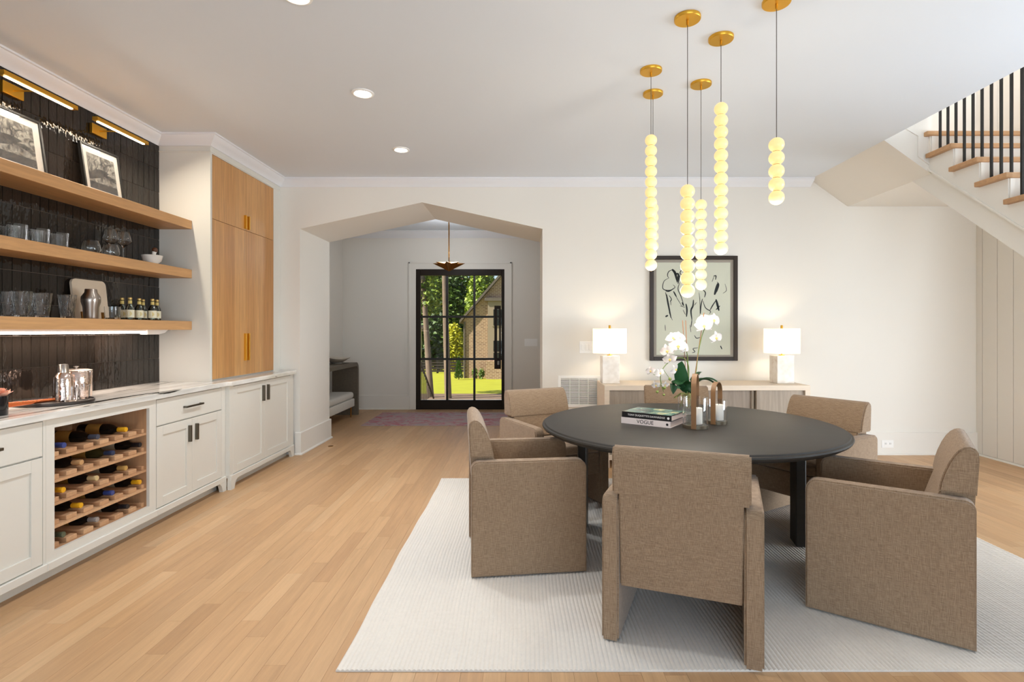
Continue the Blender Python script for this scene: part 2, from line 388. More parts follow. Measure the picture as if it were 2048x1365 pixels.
for x0, x1, z0, z1 in ((-1.974,DX0,0,DZ+.11),(DX1,-.217,0,DZ+.11),(DX0,DX1,DZ,DZ+.11)): box(bm, x0, x1, YD-.02, YD, z0, z1)
for x0, x1, z0, z1 in ((-1.985,-1.962,0,DZ+.12),(-.229,-.206,0,DZ+.12),(-1.985,-.206,DZ+.1,DZ+.122)): box(bm, x0, x1, YD-.034, YD, z0, z1)
struct('trim_4', bm, M_trim)
# ------------------------------------------------------------------ front door
dr = struct('door_1', B(), M_doorwood)
gx0, gx1, gz0, gz1 = -1.784, -.381, .157, 2.32
bm = B(); ya, yb = YD-.01, YD+.06
for a in ((DX0,gx0,0,DZ),(gx1,DX1,0,DZ),(gx0,gx1,0,gz0),(gx0,gx1,gz1,DZ)): box(bm, a[0], a[1], ya, yb, a[2], a[3], .004)
wpart('door_frame', bm, M_doorwood, dr)
mx_ = [gx0, -1.325, -.853, gx1]; mz_ = [gz0, .87, 1.604, gz1]
for xx in mx_[1:3]: wpart('muntin', box(B(), xx-.018, xx+.018, ya+.015, yb-.01, gz0, gz1, .003), M_black, dr)
for zz in mz_[1:3]: wpart('muntin', box(B(), gx0, gx1, ya+.016, yb-.011, zz-.018, zz+.018, .003), M_black, dr)
for i in range(3):
    for j in range(3): wpart('pane', box(B(), mx_[i], mx_[i+1], ya+.034, ya+.038, mz_[j], mz_[j+1]), M_pane, dr)
bm = B()                                            # tall pull with a slot
hx0, hx1, hz0, hz1 = -.502, -.390, .703, 1.794
for a in ((hx0,hx0+.045,hz0,hz1),(hx1-.03,hx1,hz0,hz1),(hx0+.045,hx1-.03,hz1-.06,hz1),(hx0+.045,hx1-.03,hz0,hz0+.19)): box(bm, a[0], a[1], ya-.045, ya+.001, a[2], a[3], .003)
hd = wpart('door_pull', bm, M_doorwood, dr)
wpart('lock_plate', box(B(), hx0+.05, hx1-.025, ya-.05, ya-.044, hz0+.07, hz0+.14, .002), M_nickel, hd)
struct('trim_5', box(B(), DX0, DX1, YD-.02, YD+.15, -.004, .004), M_doorwood)
# ------------------------------------------------------------------ tile wall behind the bar
tw = struct('wall_tile', box(B(), XL, XL+.006, 1.45, 4.6, .93, 2.948), M_grout)
RH, CWD = .2018, .063
tiles = []
for v in range(6):
    bm = box(B(), 0, .009, -CWD/2+.0016, CWD/2-.0016, -RH/2+.0016, RH/2-.0016)
    for vv in bm.verts:
        if vv.co.x > .005: vv.co.x += R.uniform(-.0014, .0014)
    tiles.append(mesh_of('tile', bm, M_tile))
bms = B(); yc = 4.6-CWD/2; ncol = 0
while yc > 1.5:
    for r in range(10):
        zc = .93+RH*(r+.5)
        if ncol < 29:
            o = link('tile', R.choice(tiles), tw); o.location = (XL+.004, yc, zc)
            o.rotation_euler = (0, R.gauss(0, .004), R.gauss(0, .006))
        else: box(bms, XL+.004, XL+.013, yc-CWD/2+.0011, yc+CWD/2-.0011, zc-RH/2+.0011, zc+RH/2-.0011)
    yc -= CWD; ncol += 1
o = part('tile_field', bms, M_tile, tw); o['kind'] = 'stuff'
# ------------------------------------------------------------------ base cabinets
XC, XC4, ZCT = -2.553, -2.515, .93                  # cabinet fronts, counter top
def shaker(y0, y1, z0, z1, X, rail=.065, th=.02, flat=False):
    bm = B(); g = .0018
    y0 += g; y1 -= g; z0 += g; z1 -= g
    if flat: return box(bm, X-th, X, y0, y1, z0, z1, .0015)
    for a in ((y0,y0+rail,z0,z1),(y1-rail,y1,z0,z1),(y0+rail,y1-rail,z0,z0+rail),(y0+rail,y1-rail,z1-rail,z1)): box(bm, X-th, X, a[0], a[1], a[2], a[3], .0012)
    box(bm, X-th, X-.010, y0+rail-.003, y1-rail+.003, z0+rail-.003, z1-rail+.003)
    return bm
def pull(ya, yb, za, zb, X, mat, parent):            # flat bar pull on two feet
    bm = box(B(), X+.018, X+.030, ya, yb, za, zb, .0012)
    if zb-za > yb-ya:
        bm.free(); bm = box(B(), X-.001, X+.024, ya+.004, yb-.004, za, zb, .0012)
    else:
        for y in (ya+.004, yb-.016): box(bm, X, X+.02, y, y+.012, za, zb)
    return wpart('handle', bm, mat, parent)
def skirt(t, y0, y1, X, feet=()):
    bm = box(B(), X-.02, X+.012, y0, y1, .078, .122, .003)
    wpart('skirt', bm, M_cab, t)
    wpart('toe_kick', box(B(), X-.09, X-.075, y0, y1, 0, .1), M_cab, t)
    for f, d in feet:
        poly = [(f, 0), (f+d*.055, 0), (f+d*.06, .02), (f+d*.075, .055), (f+d*.105, .08), (f, .08)]
        wpart('foot', prism(B(), poly, 'x', X-.02, X+.012), M_cab, t)
def cab_body(t, y0, y1, X):
    wpart('body', box(B(), XL+.01, X-.02, y0+.0006, y1-.0006, .1, .892), M_cab, t)
# unit beside the wine rack
t = thing('base_cabinet', 'off-white base cabinet with drawer and panelled door beside the wine rack', 'cabinet', (XL+.3, 2.2, 0))
cab_body(t, 1.5, 2.873, XC)
for y0, y1 in ((1.5, 2.187), (2.187, 2.855)):
    d = wpart('drawer', shaker(y0, y1, .70, .885, XC, flat=True), M_cab, t); pull((y0+y1)/2-.09, (y0+y1)/2+.09, .785, .8, XC, M_nickel, d)
    wpart('door', shaker(y0, y1, .125, .695, XC), M_cab, t)
wpart('stile', box(B(), XC-.02, XC, 2.8555, 2.8725, .122, .892), M_cab, t)
skirt(t, 1.5, 2.8725, XC)
# wine rack unit
W0, W1, WY0, WY1, WZ0, WZ1 = 2.873, 3.735, 2.926, 3.668, .168, .84
t = thing('wine_cabinet', 'off-white base cabinet holding an open wooden wine rack', 'cabinet', (XL+.3, 3.3, 0))
bm = B()
for a in ((W0+.0006,WY0,.1,.892),(WY1,W1-.0006,.1,.892),(WY0,WY1,.1,WZ0),(WY0,WY1,WZ1,.892)): box(bm, XC-.02, XC, a[0], a[1], a[2], a[3])
box(bm, XL+.01, XC-.02, W0+.0006, W0+.02, .1, .892); box(bm, XL+.01, XC-.02, W1-.02, W1-.0006, .1, .892)
box(bm, XL+.01, XL+.03, W0+.02, W1-.02, .1, .892); box(bm, XL+.03, XC-.02, W0+.02, W1-.02, .1, .14)
wpart('body', bm, M_cab, t)
for nm, a in (('liner_panel',(XL+.05,XC-.02,WY0-.012,WY0,WZ0-.02,WZ1)),('liner_panel',(XL+.05,XC-.02,WY1,WY1+.012,WZ0-.02,WZ1)),('liner_panel',(XL+.035,XL+.05,WY0-.012,WY1+.012,WZ0-.02,WZ1+.012)),('liner_panel',(XL+.05,XC-.02,WY0,WY1,WZ1,WZ1+.012))):
    wpart(nm, box(B(), *a), M_liner, t)
skirt(t, W0, W1, XC)
SLOT = [3.02+.12*k for k in range(6)]
tier_z = [.168+.1255*k for k in range(5)]
for z in tier_z:
    sh = wpart('rack_shelf', box(B(), XL+.06, XC-.022, WY0, WY1, z-.014, z), M_rack, t)
    for k in range(7):
        c = 2.96+.12*k; y0, y1 = max(c-.036, WY0), min(c+.036, WY1)
        if y1-y0 > .01: wpart('rack_slat', box(B(), XL+.08, XC-.035, y0, y1, z, z+.026, .002), M_rack, sh)
# drawer and two doors
t = thing('base_cabinet', 'off-white base cabinet with one wide drawer above two panelled doors', 'cabinet', (XL+.3, 4.16, 0))
cab_body(t, W1, 4.6, XC)
d = wpart('drawer', shaker(3.74, 4.545, .70, .885, XC, flat=True), M_cab, t); pull(4.03, 4.25, .786, .80, XC, M_nickel, d)
ym = 4.142
for y0, y1, hy in ((3.74, ym, ym-.043), (ym, 4.545, ym+.043)):
    d = wpart('door', shaker(y0, y1, .125, .695, XC), M_cab, t); pull(hy-.0115, hy+.0115, .52, .645, XC, M_nickel, d)
wpart('stile', box(B(), XC-.02, XC, 4.5455, 4.6, .122, .892), M_cab, t)
skirt(t, W1, 4.6, XC, ((4.6, -1),))
# two-door unit below the tall cupboard
t = thing('base_cabinet', 'off-white two-door base cabinet below the tall oak cupboard', 'cabinet', (XL+.3, 5.2, 0))
cab_body(t, 4.601, 5.87, XC4)
wpart('stile', box(B(), XC4-.02, XC4, 4.601, 4.655, .122, .892), M_cab, t); wpart('stile', box(B(), XC4-.02, XC4, 5.80, 5.87, .122, .892), M_cab, t)
ym = 5.228
for y0, y1, hy in ((4.655, ym, ym-.046), (ym, 5.80, ym+.046)):
    d = wpart('door', shaker(y0, y1, .125, .885, XC4), M_cab, t); pull(hy-.013, hy+.013, .69, .84, XC4, M_nickel, d)
skirt(t, 4.601, 5.87, XC4, ((4.601, 1), (5.87, -1)))
bm = prism(B(), [(XL,1.5),(XC+.025,1.5),(XC+.025,4.585),(XC4+.025,4.585),(XC4+.025,5.9),(XL,5.9)], 'z', .892, ZCT)
bmesh.ops.bevel(bm, geom=list(bm.edges), offset=.003, segments=1, affect='EDGES')
single('countertop', bm, M_counter, 'white stone countertop with black veins along the bar cabinets', 'countertop')
# ------------------------------------------------------------------ tall cupboard
XT = -2.68
t = thing('tall_cupboard', 'tall cream cupboard with four flat oak doors and brass pulls', 'cupboard', (-2.9, 5.25, ZCT))
wpart('body', box(B(), XL+.002, XT-.022, 4.601, 5.918, ZCT, 2.955), M_cab, t)
bm = B()
for a in ((4.6,4.626,ZCT,2.955),(5.762,5.918,ZCT,2.955),(4.626,5.762,2.89,2.955)): box(bm, XT-.022, XT, a[0], a[1], a[2], a[3])
wpart('face_frame', bm, M_cab, t)
wpart('moulding', sweep(B(), [(XL+.002,4.6),(XT,4.6),(XT,5.9)], [(0,2.895),(.006,2.9),(.006,2.905),(0,2.91)], -1), M_cab, t)
mid = 5.19
for z0, z1, ha, hb in ((.945, 2.33, 1.08, 1.34), (2.334, 2.886, 2.345, 2.475)):
    for s, (y0, y1) in enumerate(((4.63, mid-.0015), (mid+.0015, 5.758))):
        hy = (mid-.03, mid+.03)[s]
        d = wpart('door', box(B(), XT-.02, XT-.001, y0, y1, z0, z1, .001), M_oakdoor, t)
        ys = [y0, y0+(y1-y0)*R.uniform(.3,.45), y0+(y1-y0)*R.uniform(.6,.75), y1]
        for a, b_ in zip(ys, ys[1:]): wpart('veneer_panel', box(B(), XT-.0012, XT+.0006, a, b_, z0, z1), M_oakdoor, d)
        pull(hy-.011, hy+.011, ha, hb, XT, M_brass, d)
# ------------------------------------------------------------------ shelves and lights of the bar
XSF = -2.837
for zt, lb in ((2.307, 'thick oak wall shelf carrying the framed photographs'), (1.888, 'thick oak wall shelf carrying tumblers, wine glasses and mortar'), (1.447, 'thick oak wall shelf carrying pint glasses and bottles, lit below')):
    single('wall_shelf', box(B(), XL+.014, XSF, 1.5, 4.599, zt-.073, zt, .0015), M_oakshelf, lb, 'shelf', 'oak shelves on the tiled wall')
t = thing('under_shelf_light', 'white linear lamp under the lowest oak shelf', 'lamp', (-3.03, 3.0, 1.345))
wpart('housing', box(B(), -3.05, -3.01, 1.55, 4.3, 1.362, 1.374), M_white, t)
wpart('diffuser', box(B(), -3.048, -3.012, 1.55, 4.29, 1.345, 1.362, .003), pm('led_diffuser', (255,255,255), .5, emit=(255,226,205), es=7), t)
wpart('end_cap', prism(B(), [(4.29,1.336),(4.42,1.336),(4.5,1.35),(4.54,1.374),(4.29,1.374)], 'x', -3.06, -3.0), M_white, t, 30)
light('shelf_led', 'AREA', (0, -.1, -.006), 9, (1, .86, .74), (0,0,0), t, shape='RECTANGLE', size=.03, size_y=2.6)
for yc, lb in ((3.263, 'slim brass picture lamp above the larger framed photograph'), (3.925, 'slim brass picture lamp above the smaller framed photograph by the cupboard')):
    t = thing('picture_light', lb, 'lamp', (XL+.014, yc, 2.79), 0, 'picture lamps on the tiled wall')
    wpart('wall_plate', box(B(), XL+.014, XL+.036, yc-.068, yc+.068, 2.79, 2.862, .002), M_brass, t)
    wpart('arm', tube(B(), [(XL+.03, yc, 2.825), (-2.94, yc, 2.822)], .005), M_brass, t, 40)
    bar = prism(B(), [(-2.95,2.808),(-2.91,2.808),(-2.912,2.834),(-2.948,2.834)], 'y', yc-.25, yc+.25)
    wpart('lamp_bar', bar, M_brass, t)
    wpart('diffuser', box(B(), -2.94, -2.924, yc-.225, yc+.225, 2.805, 2.809), pm('picture_led', (255,255,255), .5, emit=(255,240,215), es=16), t)
    light('picture_led', 'AREA', (.2, 0, .008), 6.5, (1, .9, .74), (0, math.radians(-25), 0), t, shape='RECTANGLE', size=.03, size_y=.44)
# ------------------------------------------------------------------ framed photographs on the top shelf
def ink_mat(name, lo, hi, sc):
    m, n, l, b = newmat(name); tc = n.new('ShaderNodeTexCoord'); nz = n.new('ShaderNodeTexNoise'); nz.inputs['Scale'].default_value = sc; nz.inputs['Detail'].default_value = 8; nz.inputs['Distortion'].default_value = 1.2
    l.new(tc.outputs['Object'], nz.inputs['Vector']); rp = n.new('ShaderNodeValToRGB'); rp.color_ramp.elements[0].position = .38; rp.color_ramp.elements[1].position = .66
    rp.color_ramp.elements[0].color = (*lin(lo), 1); rp.color_ramp.elements[1].color = (*lin(hi), 1); l.new(nz.outputs[0], rp.inputs[0]); l.new(rp.outputs[0], b.inputs['Base Color']); b.inputs['Roughness'].default_value = .8
    return m
M_ph1 = ink_mat('photo_tones', (70,66,60), (196,190,178), 26)
M_ph2 = ink_mat('photo_dark', (30,28,26), (96,92,84), 34)
M_mat = pm('mat_board', (243,236,224), .9)
M_ink = pm('black_ink', (38,44,46), .8)
def ribbon(bm, pts, wd, y=0, n=3):                   # flat stroke in the local xz plane
    p = [Vector((a, 0, b)) for a, b in pts]; q = []
    for i in range(len(p)-1):
        for k in range(n):
            u = k/n; p0 = p[max(i-1,0)]; p1 = p[i]; p2 = p[i+1]; p3 = p[min(i+2,len(p)-1)]
            q.append(.5*((2*p1)+(p2-p0)*u+(2*p0-5*p1+4*p2-p3)*u*u+(3*p1-p0-3*p2+p3)*u**3))
    q.append(p[-1]); prev = None
    for i, c in enumerate(q):
        t = (q[min(i+1,len(q)-1)]-q[max(i-1,0)]).normalized(); nn = Vector((-t.z, 0, t.x))
        ww = wd*(.35+.65*math.sin(PI*(i+.6)/(len(q)+.2)))/2
        a = bm.verts.new(c+nn*ww+Vector((0,y,0))); b_ = bm.verts.new(c-nn*ww+Vector((0,y,0)))
        if prev: bm.faces.new((prev[0], prev[1], b_, a))
        prev = (a, b_)
def photo(yc, wd, ht, lb, big):
    t = thing('framed_photograph', lb, 'picture', (-3.048, yc, 2.3085), PI/2, 'framed photographs on the top shelf')
    t.rotation_euler = (math.radians(-8), 0, PI/2)       # leans back on the tiles; local -y faces the room
    h = wd/2; f = .014; bm = B()
    for a in ((-h,-h+f,0,ht),(h-f,h,0,ht),(-h+f,h-f,0,f),(-h+f,h-f,ht-f,ht)): box(bm, a[0], a[1], -.022, 0, a[2], a[3], .001)
    part('frame', bm, M_black, t)
    part('mat_board', box(B(), -h+f, h-f, -.012, -.002, f, ht-f), M_mat, t)
    iw, i0, i1 = (h-.052 if not big else h-.06), .07, ht-.06
    pr = part('print', box(B(), -iw, iw, -.0128, -.0122, i0, i1), M_ph1, t)
    bm = B()                                         # an arched stone bridge over water among bare trees
    H_ = i1-i0
    arc = [(-iw, i0+.42*H_)]+[(-iw+2*iw*k/12, i0+(.42+.2*math.sin(PI*k/12))*H_) for k in range(13)]
    arc += [(iw, i0+.36*H_)]+[(.45*iw+.42*iw*math.cos(a*PI/10)*1, i0+(.34+.17*math.sin(a*PI/10))*H_) for a in range(11)]+[(-.6*iw, i0+.30*H_), (-iw, i0+.26*H_)]
    vs_ = [bm.verts.new((max(-iw,min(iw,a)), -.0131, b_)) for a, b_ in arc]
    bmesh.ops.contextual_create(bm, geom=vs_)
    box(bm, -iw, iw, -.0131, -.0129, i0, i0+.2*H_)
    wr_ = part('bridge', bm, M_ph2, t)
    bm = B(); rr = random.Random(3 if big else 5)
    for k in range(16):
        x0 = rr.uniform(-iw*.95, iw*.3); z0 = i0+rr.uniform(.4,.6)*H_; pts = [(x0, z0)]
        for s in range(4):
            x0 += rr.uniform(-.012, .02); z0 += rr.uniform(.02, .09)*H_*1.6; pts.append((max(-iw, min(iw, x0)), min(z0, i1)))
        ribbon(bm, pts, rr.uniform(.002, .005), -.0134)
    part('branches', bm, M_ink, t)
    part('glazing', box(B(), -h+f, h-f, -.0165, -.0155, f, ht-f), M_pane, t)
photo(3.205, .45, .39, 'black framed photograph of a stone bridge with wide white mat, beneath the first lamp', True)
photo(3.911, .36, .385, 'smaller black framed photograph of a bridge and bare trees nearest the cupboard', False)
# ------------------------------------------------------------------ glassware
def glass_thing(name, prof, loc, label, cat, group, mat=None, n=28):
    return glass_inst(name, mesh_of(name, lathe(B(), prof, n), mat or M_glass, 40), loc, label, cat, group)
def glass_inst(name, me, loc, label, cat, group):
    o = link(name, me); o.location = loc; ORG[o.name] = Vector(loc); return tag(o, label, cat, group)
tum = [(0,0),(.042,0),(.046,.006),(.0475,.105),(.0455,.105),(.043,.022),(0,.018)]
me = mesh_of('tumbler', lathe(B(), tum, 16), M_cut, 20)
for px, lb in ((35, 'cut glass tumbler farthest from the wine glasses on the middle shelf'), (80, 'middle cut glass tumbler of three on the middle shelf'), (119, 'cut glass tumbler nearest the stemless glasses on the middle shelf')):
    Y = 2.98*F/(CX-px); glass_inst('tumbler', me, (-2.98, Y, 1.8885), lb, 'glass', 'cut glass tumblers on the middle shelf')
for px, lb in ((18, 'cut glass tumbler against the tiles behind the first front tumbler'), (66, 'cut glass tumbler against the tiles, nearer the wine glasses')): Y = 3.07*F/(CX-px); glass_inst('tumbler', me, (-3.065, Y, 1.8885), lb, 'glass', 'hidden tumblers on the middle shelf')
stl = [(0,0),(.03,0),(.048,.012),(.057,.035),(.053,.065),(.042,.098),(.0405,.098),(.0515,.064),(.055,.035),(.046,.014),(0,.006)]
me = mesh_of('stemless_glass', lathe(B(), stl, 28), M_glass, 50)
for px, lb in ((182, 'stemless wine glass next to the tumblers on the middle shelf'), (221, 'stemless wine glass in front of the stemmed glasses')):
    Y = 2.97*F/(CX-px); glass_inst('stemless_glass', me, (-2.97, Y, 1.8885), lb, 'glass', 'stemless glasses on the middle shelf')
wg = [(0,0),(.036,0),(.034,.003),(.006,.008),(.004,.03),(.004,.1),(.008,.112),(.03,.13),(.053,.152),(.052,.16),(.036,.228),(.0348,.228),(.0505,.16),(.0515,.153),(.029,.133),(.006,.116),(0,.115)]
me = mesh_of('wine_glass', lathe(B(), wg, 28), M_glass, 40)
for px, X, lb in ((221, -3.05, 'stemmed wine glass with angular bowl above a stemless glass'), (247, -3.03, 'stemmed wine glass with angular bowl nearest the stone mortar')):
    Y = -X*F/(CX-px); glass_inst('wine_glass', me, (X, Y, 1.8885), lb, 'glass', 'stemmed wine glasses on the middle shelf')
t = thing('mortar', 'small white stone mortar bowl at the end of the middle shelf', 'bowl', (-2.95, 4.27, 1.8885))
part('bowl', lathe(B(), [(0,0),(.03,0),(.034,.008),(.062,.03),(.074,.075),(.068,.077),(.056,.035),(0,.02)], 32), M_alab, t, 40)
t = thing('pestle', 'white stone pestle with dark knob resting in the mortar', 'pestle', (-2.95, 4.27, 1.911))
Mx = Matrix.Translation((0,0,.002)) @ Matrix.Rotation(.22, 4, 'Y')
part('shaft', lathe(B(), [(0,0),(.016,.004),(.018,.02),(.012,.05),(.016,.085),(0,.087)], 16, M=Mx), M_alab, t, 50)
bm = B(); ico(bm, (.021, 0, .096), .021, 2); part('knob', bm, pm('walnut_knob', (92,54,32), .4), t, 60)
pint = [(0,0),(.033,0),(.034,.005),(.052,.153),(.050,.153),(.032,.014),(0,.012)]
me = mesh_of('pint_glass', lathe(B(), pint, 12), M_cut, 20)
for px, X, lb, g in ((43, -2.97, 'tall clear pint glass farthest from the cutting board in the front row', 0), (84, -2.97, 'tall clear pint glass in the middle of the front row', 0), (134, -2.97, 'tall clear pint glass beside the cutting board', 0), (16, -3.07, 'pint glass against the tiles farthest from the cutting board', 1), (64, -3.07, 'pint glass against the tiles nearer the cutting board', 1)):
    Y = -X*F/(CX-px); glass_inst('pint_glass', me, (X, Y, 1.4475), lb, 'glass', ('pint glasses in the front row', 'pint glasses in the back row')[g])
t = thing('cutting_board', 'pale rounded cutting board leaning on the tiles behind the shaker', 'cutting board', (-3.075, 3.82, 1.4475), PI/2)
t.rotation_euler = (math.radians(-6), 0, PI/2)
pts = []
for cx_, cz_, a0 in ((.115,.245,0),(-.115,.245,90)):
    for k in range(6): a = math.radians(a0+18*k); pts.append((cx_+.035*math.cos(a), cz_+.035*math.sin(a)))
part('board', prism(B(), [(.15,0)]+pts+[(-.15,0)], 'y', -.016, 0), pm('bleached_wood', (218,200,176), .7, var=.08, vscale=8), t)
for s in (-.09, .09): part('foot_clip', box(B(), s-.012, s+.012, -.024, -.0165, .0, .05), M_brassd, t)
t = thing('cocktail_shaker', 'brushed steel cocktail shaker in front of the cutting board', 'shaker', (-2.95, 3.665, 1.4475))
M_steel = pm('brushed_steel', (168,156,146), .28, 1)
part('tin', lathe(B(), [(0,0),(.04,0),(.042,.01),(.045,.08),(.055,.115),(.055,.13)], 32), M_steel, t, 40)
part('band', lathe(B(), [(.0552,.13),(.0556,.131),(.0556,.134),(.0552,.135)], 32), M_steel, t)
part('cap', lathe(B(), [(.055,.135),(.054,.15),(.036,.18),(.034,.2),(.032,.203),(0,.203)], 32), M_steel, t, 30)
low = [(0,0),(.044,0),(.047,.005),(.049,.09),(.047,.09),(.044,.012),(0,.010)]
glass_thing('tumbler', low, (-2.92, 3.82, 1.4475), 'low clear tumbler between the shaker and the small bottles', 'glass', None)
M_btl = thin_glass('clear_bottle', (226,232,226), 1.6)
M_lbl = pm('cream_label', (232,224,196), .7); M_gold = pm('gold_cap', (190,160,96), .35, .6); M_seal = pm('yellow_seal', (214,190,112), .6)
bp_ = [(0,0),(.026,0),(.028,.004),(.028,.085),(.024,.1),(.012,.12),(.0105,.15),(.0125,.152),(.0125,.16),(.0085,.16),(.0075,.125),(.02,.1),(.025,.085),(.025,.008),(0,.006)]
t0 = thing('mixer_bottle', 'x', 'bottle', (0,0,0), 0, 'small mixer bottles on the lowest shelf')
part('glass', lathe(B(), bp_, 20), M_btl, t0, 40)
part('cap', lathe(B(), [(.013,.152),(.0136,.155),(.0136,.166),(.011,.169),(0,.169)], 16), M_gold, t0, 40)
part('neck_label', lathe(B(), [(.0128,.122),(.0125,.146)], 16), M_seal, t0)
lb_ = part('label', lathe(B(), [(.0284,.018),(.0284,.076)], 20), M_lbl, t0)
bm = B()                                             # round seal printed on the label
vs_ = [bm.verts.new((.0287*math.cos(-.9+.55*math.cos(a)), .0287*math.sin(-.9+.55*math.cos(a)), .047+.0165*math.sin(a))) for a in [2*PI*k/14 for k in range(14)]]
bm.faces.new(vs_); part('seal', bm, M_seal, t0)
for k, (X, Y, lb) in enumerate(((-2.95,4.03,'small mixer bottle in the front row next to the low tumbler'),(-3.04,4.07,'small mixer bottle in the back row next to the cutting board'),(-2.96,4.14,'small mixer bottle in the middle of the front row'),(-2.91,4.215,'small mixer bottle at the front edge of the shelf'),(-3.03,4.28,'small mixer bottle in the back row against the tiles near the cupboard'),(-2.95,4.325,'small mixer bottle in the front row nearest the cupboard'))):
    o = t0 if k == 0 else copy_tree(t0)
    o.location = (X, Y, 1.4475); o['label'] = lb; o.rotation_euler = (0,0,(-.15,.2,.1,-.2,.3,0)[k])
# ------------------------------------------------------------------ on the counter
ZK = ZCT+.0005
t = thing('flower_cup', 'black ceramic cup holding peach roses on the countertop', 'flower pot', P(6, 810, 2.62)); t.location = (-2.72, 2.77, ZK); ORG[t.name] = Vector(t.location)
part('cup', lathe(B(), [(0,0),(.046,0),(.048,.004),(.048,.1),(.044,.1),(.043,.085),(0,.085)], 28), pm('black_glaze', (26,24,26), .15), t, 40)
part('gold_ring', lathe(B(), [(.019,0),(.022,0)], 20, M=Matrix.Translation((.034,.034,.05)) @ Matrix.Rotation(PI/4,4,'Z') @ Matrix.Rotation(PI/2,4,'Y')), M_brassd, t)
M_petal = pm('peach_petal', (238,168,136), .6, sheen=.3)
def rose(bm, c, s):
    rr = random.Random(int(c[0]*1000)+3)
    for ring, (rad, n, tilt) in enumerate(((.006,3,.15),(.014,5,.45),(.022,6,.85),(.028,7,1.2))):
        for k in range(n):
            a = 2*PI*k/n+ring*.5; g = [[None]*5 for _ in range(5)]
            for iu in range(5):
                u = (iu-2)/2
                for iv in range(5):
                    v = iv/4; wv = math.sin(PI*(.18+.72*v))*.017
                    rad2 = rad*(.5+.5*v)+.012*math.sin(tilt)*v
                    ang = a+u*wv/max(rad2,.008)*.9
                    g[iu][iv] = bm.verts.new((c[0]+s*rad2*math.cos(ang), c[1]+s*rad2*math.sin(ang), c[2]+s*(.034*v*math.cos(tilt*.8)+(1-abs(u))*.003)))
            for iu in range(4):
                for iv in range(4): bm.faces.new((g[iu][iv], g[iu+1][iv], g[iu+1][iv+1], g[iu][iv+1]))
for k, c in enumerate(((.012,.012,.095),(-.02,-.01,.10),(.0,-.03,.09))):
    bm = B(); rose(bm, c, 1.25); part('rose', bm, M_petal, t, 60)
bm = lathe(B(), [(0,0),(.19,0),(.195,.004),(.195,.018),(.19,.02),(.186,.012),(0,.010)], 48, (-2.83,3.24,ZK))
single('serving_tray', bm, pm('dark_stained_tray', (52,42,36), .45, var=.2), 'round dark wooden tray on the countertop', 'tray', None, 40)
bm = tube(B(), [(-2.80,2.90,ZK+.034),(-2.78,3.02,ZK+.033),(-2.76,3.16,ZK+.031)], .012, 10, [.015,.012,.010])
single('copper_muddler', bm, pm('copper', (206,112,66), .25, 1), 'polished copper bar tool lying across the tray edge', 'bar tool', None, 50)
M_chrome = pm('rose_chrome', (222,200,188), .12, 1, bump=.9, bscale=60)
t = thing('bar_shaker', 'hammered silver bottle-shaped shaker on the tray', 'shaker', (-2.80, 3.27, ZK+.0105))
part('body', lathe(B(), [(0,0),(.046,0),(.05,.005),(.05,.135),(.046,.15),(.028,.172)], 32), M_chrome, t, 30)
part('cap', lathe(B(), [(.0285,.172),(.028,.18),(.025,.215),(.022,.222),(0,.222)], 28), M_steel, t, 40)
t = thing('ice_bucket', 'hammered silver ice bucket with knobbed lid beside the shaker', 'bucket', (-2.93, 3.52, ZK))
part('bucket', lathe(B(), [(0,0),(.078,0),(.083,.006),(.086,.17),(.083,.174)], 36), M_chrome, t, 40)
part('lid', lathe(B(), [(.084,.174),(.086,.178),(.06,.186),(0,.188)], 36), M_steel, t, 40)
part('lid_knob', lathe(B(), [(.007,.187),(.007,.195),(.015,.199),(.015,.204),(0,.206)], 16), M_steel, t, 40)
sg = [(0,0),(.031,0),(.033,.004),(.036,.088),(.0345,.088),(.031,.012),(0,.01)]
me = mesh_of('tasting_glass', lathe(B(), sg, 20), M_glass, 40)
for X, Y, lb in ((-2.72, 3.23, 'small clear glass in front of the silver shaker on the tray'), (-2.76, 3.37, 'small clear glass between the shaker and the ice bucket')):
    glass_inst('tasting_glass', me, (X, Y, ZK+.0113), lb, 'glass', 'small glasses on the tray')
# ------------------------------------------------------------------ wine bottles
CAPS = [['near-black','silver grey','dark green'],['yellow','blue','yellow'],['gold','pale gold','yellow'],['black','navy','tan'],['yellow','grey','blue']]
CC = {'near-black':(34,32,34),'silver grey':(150,142,136),'dark green':(88,94,74),'yellow':(226,166,32),'blue':(58,72,132),'gold':(190,150,84),'pale gold':(206,180,130),'black':(26,24,28),'navy':(44,56,84),'tan':(196,152,104),'grey':(70,72,84)}
CM = {k: pm('capsule_'+k.replace(' ','_').replace('-','_'), v, .35) for k, v in CC.items()}
M_wine = pm('dark_bottle', (16,15,13), .06, spec=.6)
M_wine2 = pm('green_bottle', (52,46,22), .08, spec=.6)
wl1 = pm('wine_label_cream', (206,190,160), .7); wl2 = pm('wine_label_gold', (176,128,56), .7)
RX = Matrix.Rotation(PI/2, 4, 'Y')
meB = [mesh_of('bottle_glass', lathe(B(), [(0,0),(.034,0),(.037,.005),(.037,.185),(.03,.21),(.017,.232),(.0145,.25)], 22, M=RX), m, 40) for m in (M_wine, M_wine2)]
meC = {k: mesh_of('capsule', lathe(B(), [(.0146,.236),(.0152,.238),(.0148,.285),(.0158,.286),(.0158,.296),(.0148,.298),(0,.298)], 18, M=RX), m, 40) for k, m in CM.items()}
meL = [mesh_of('label', lathe(B(), [(.0373,.06),(.0373,.15)], 22, M=RX), m, 40) for m in (wl1, wl2)]
TN = ['bottom','fourth','third','second','top']; EN = ['nearest the drawer cabinet','in the middle','nearest the plain door cabinet']
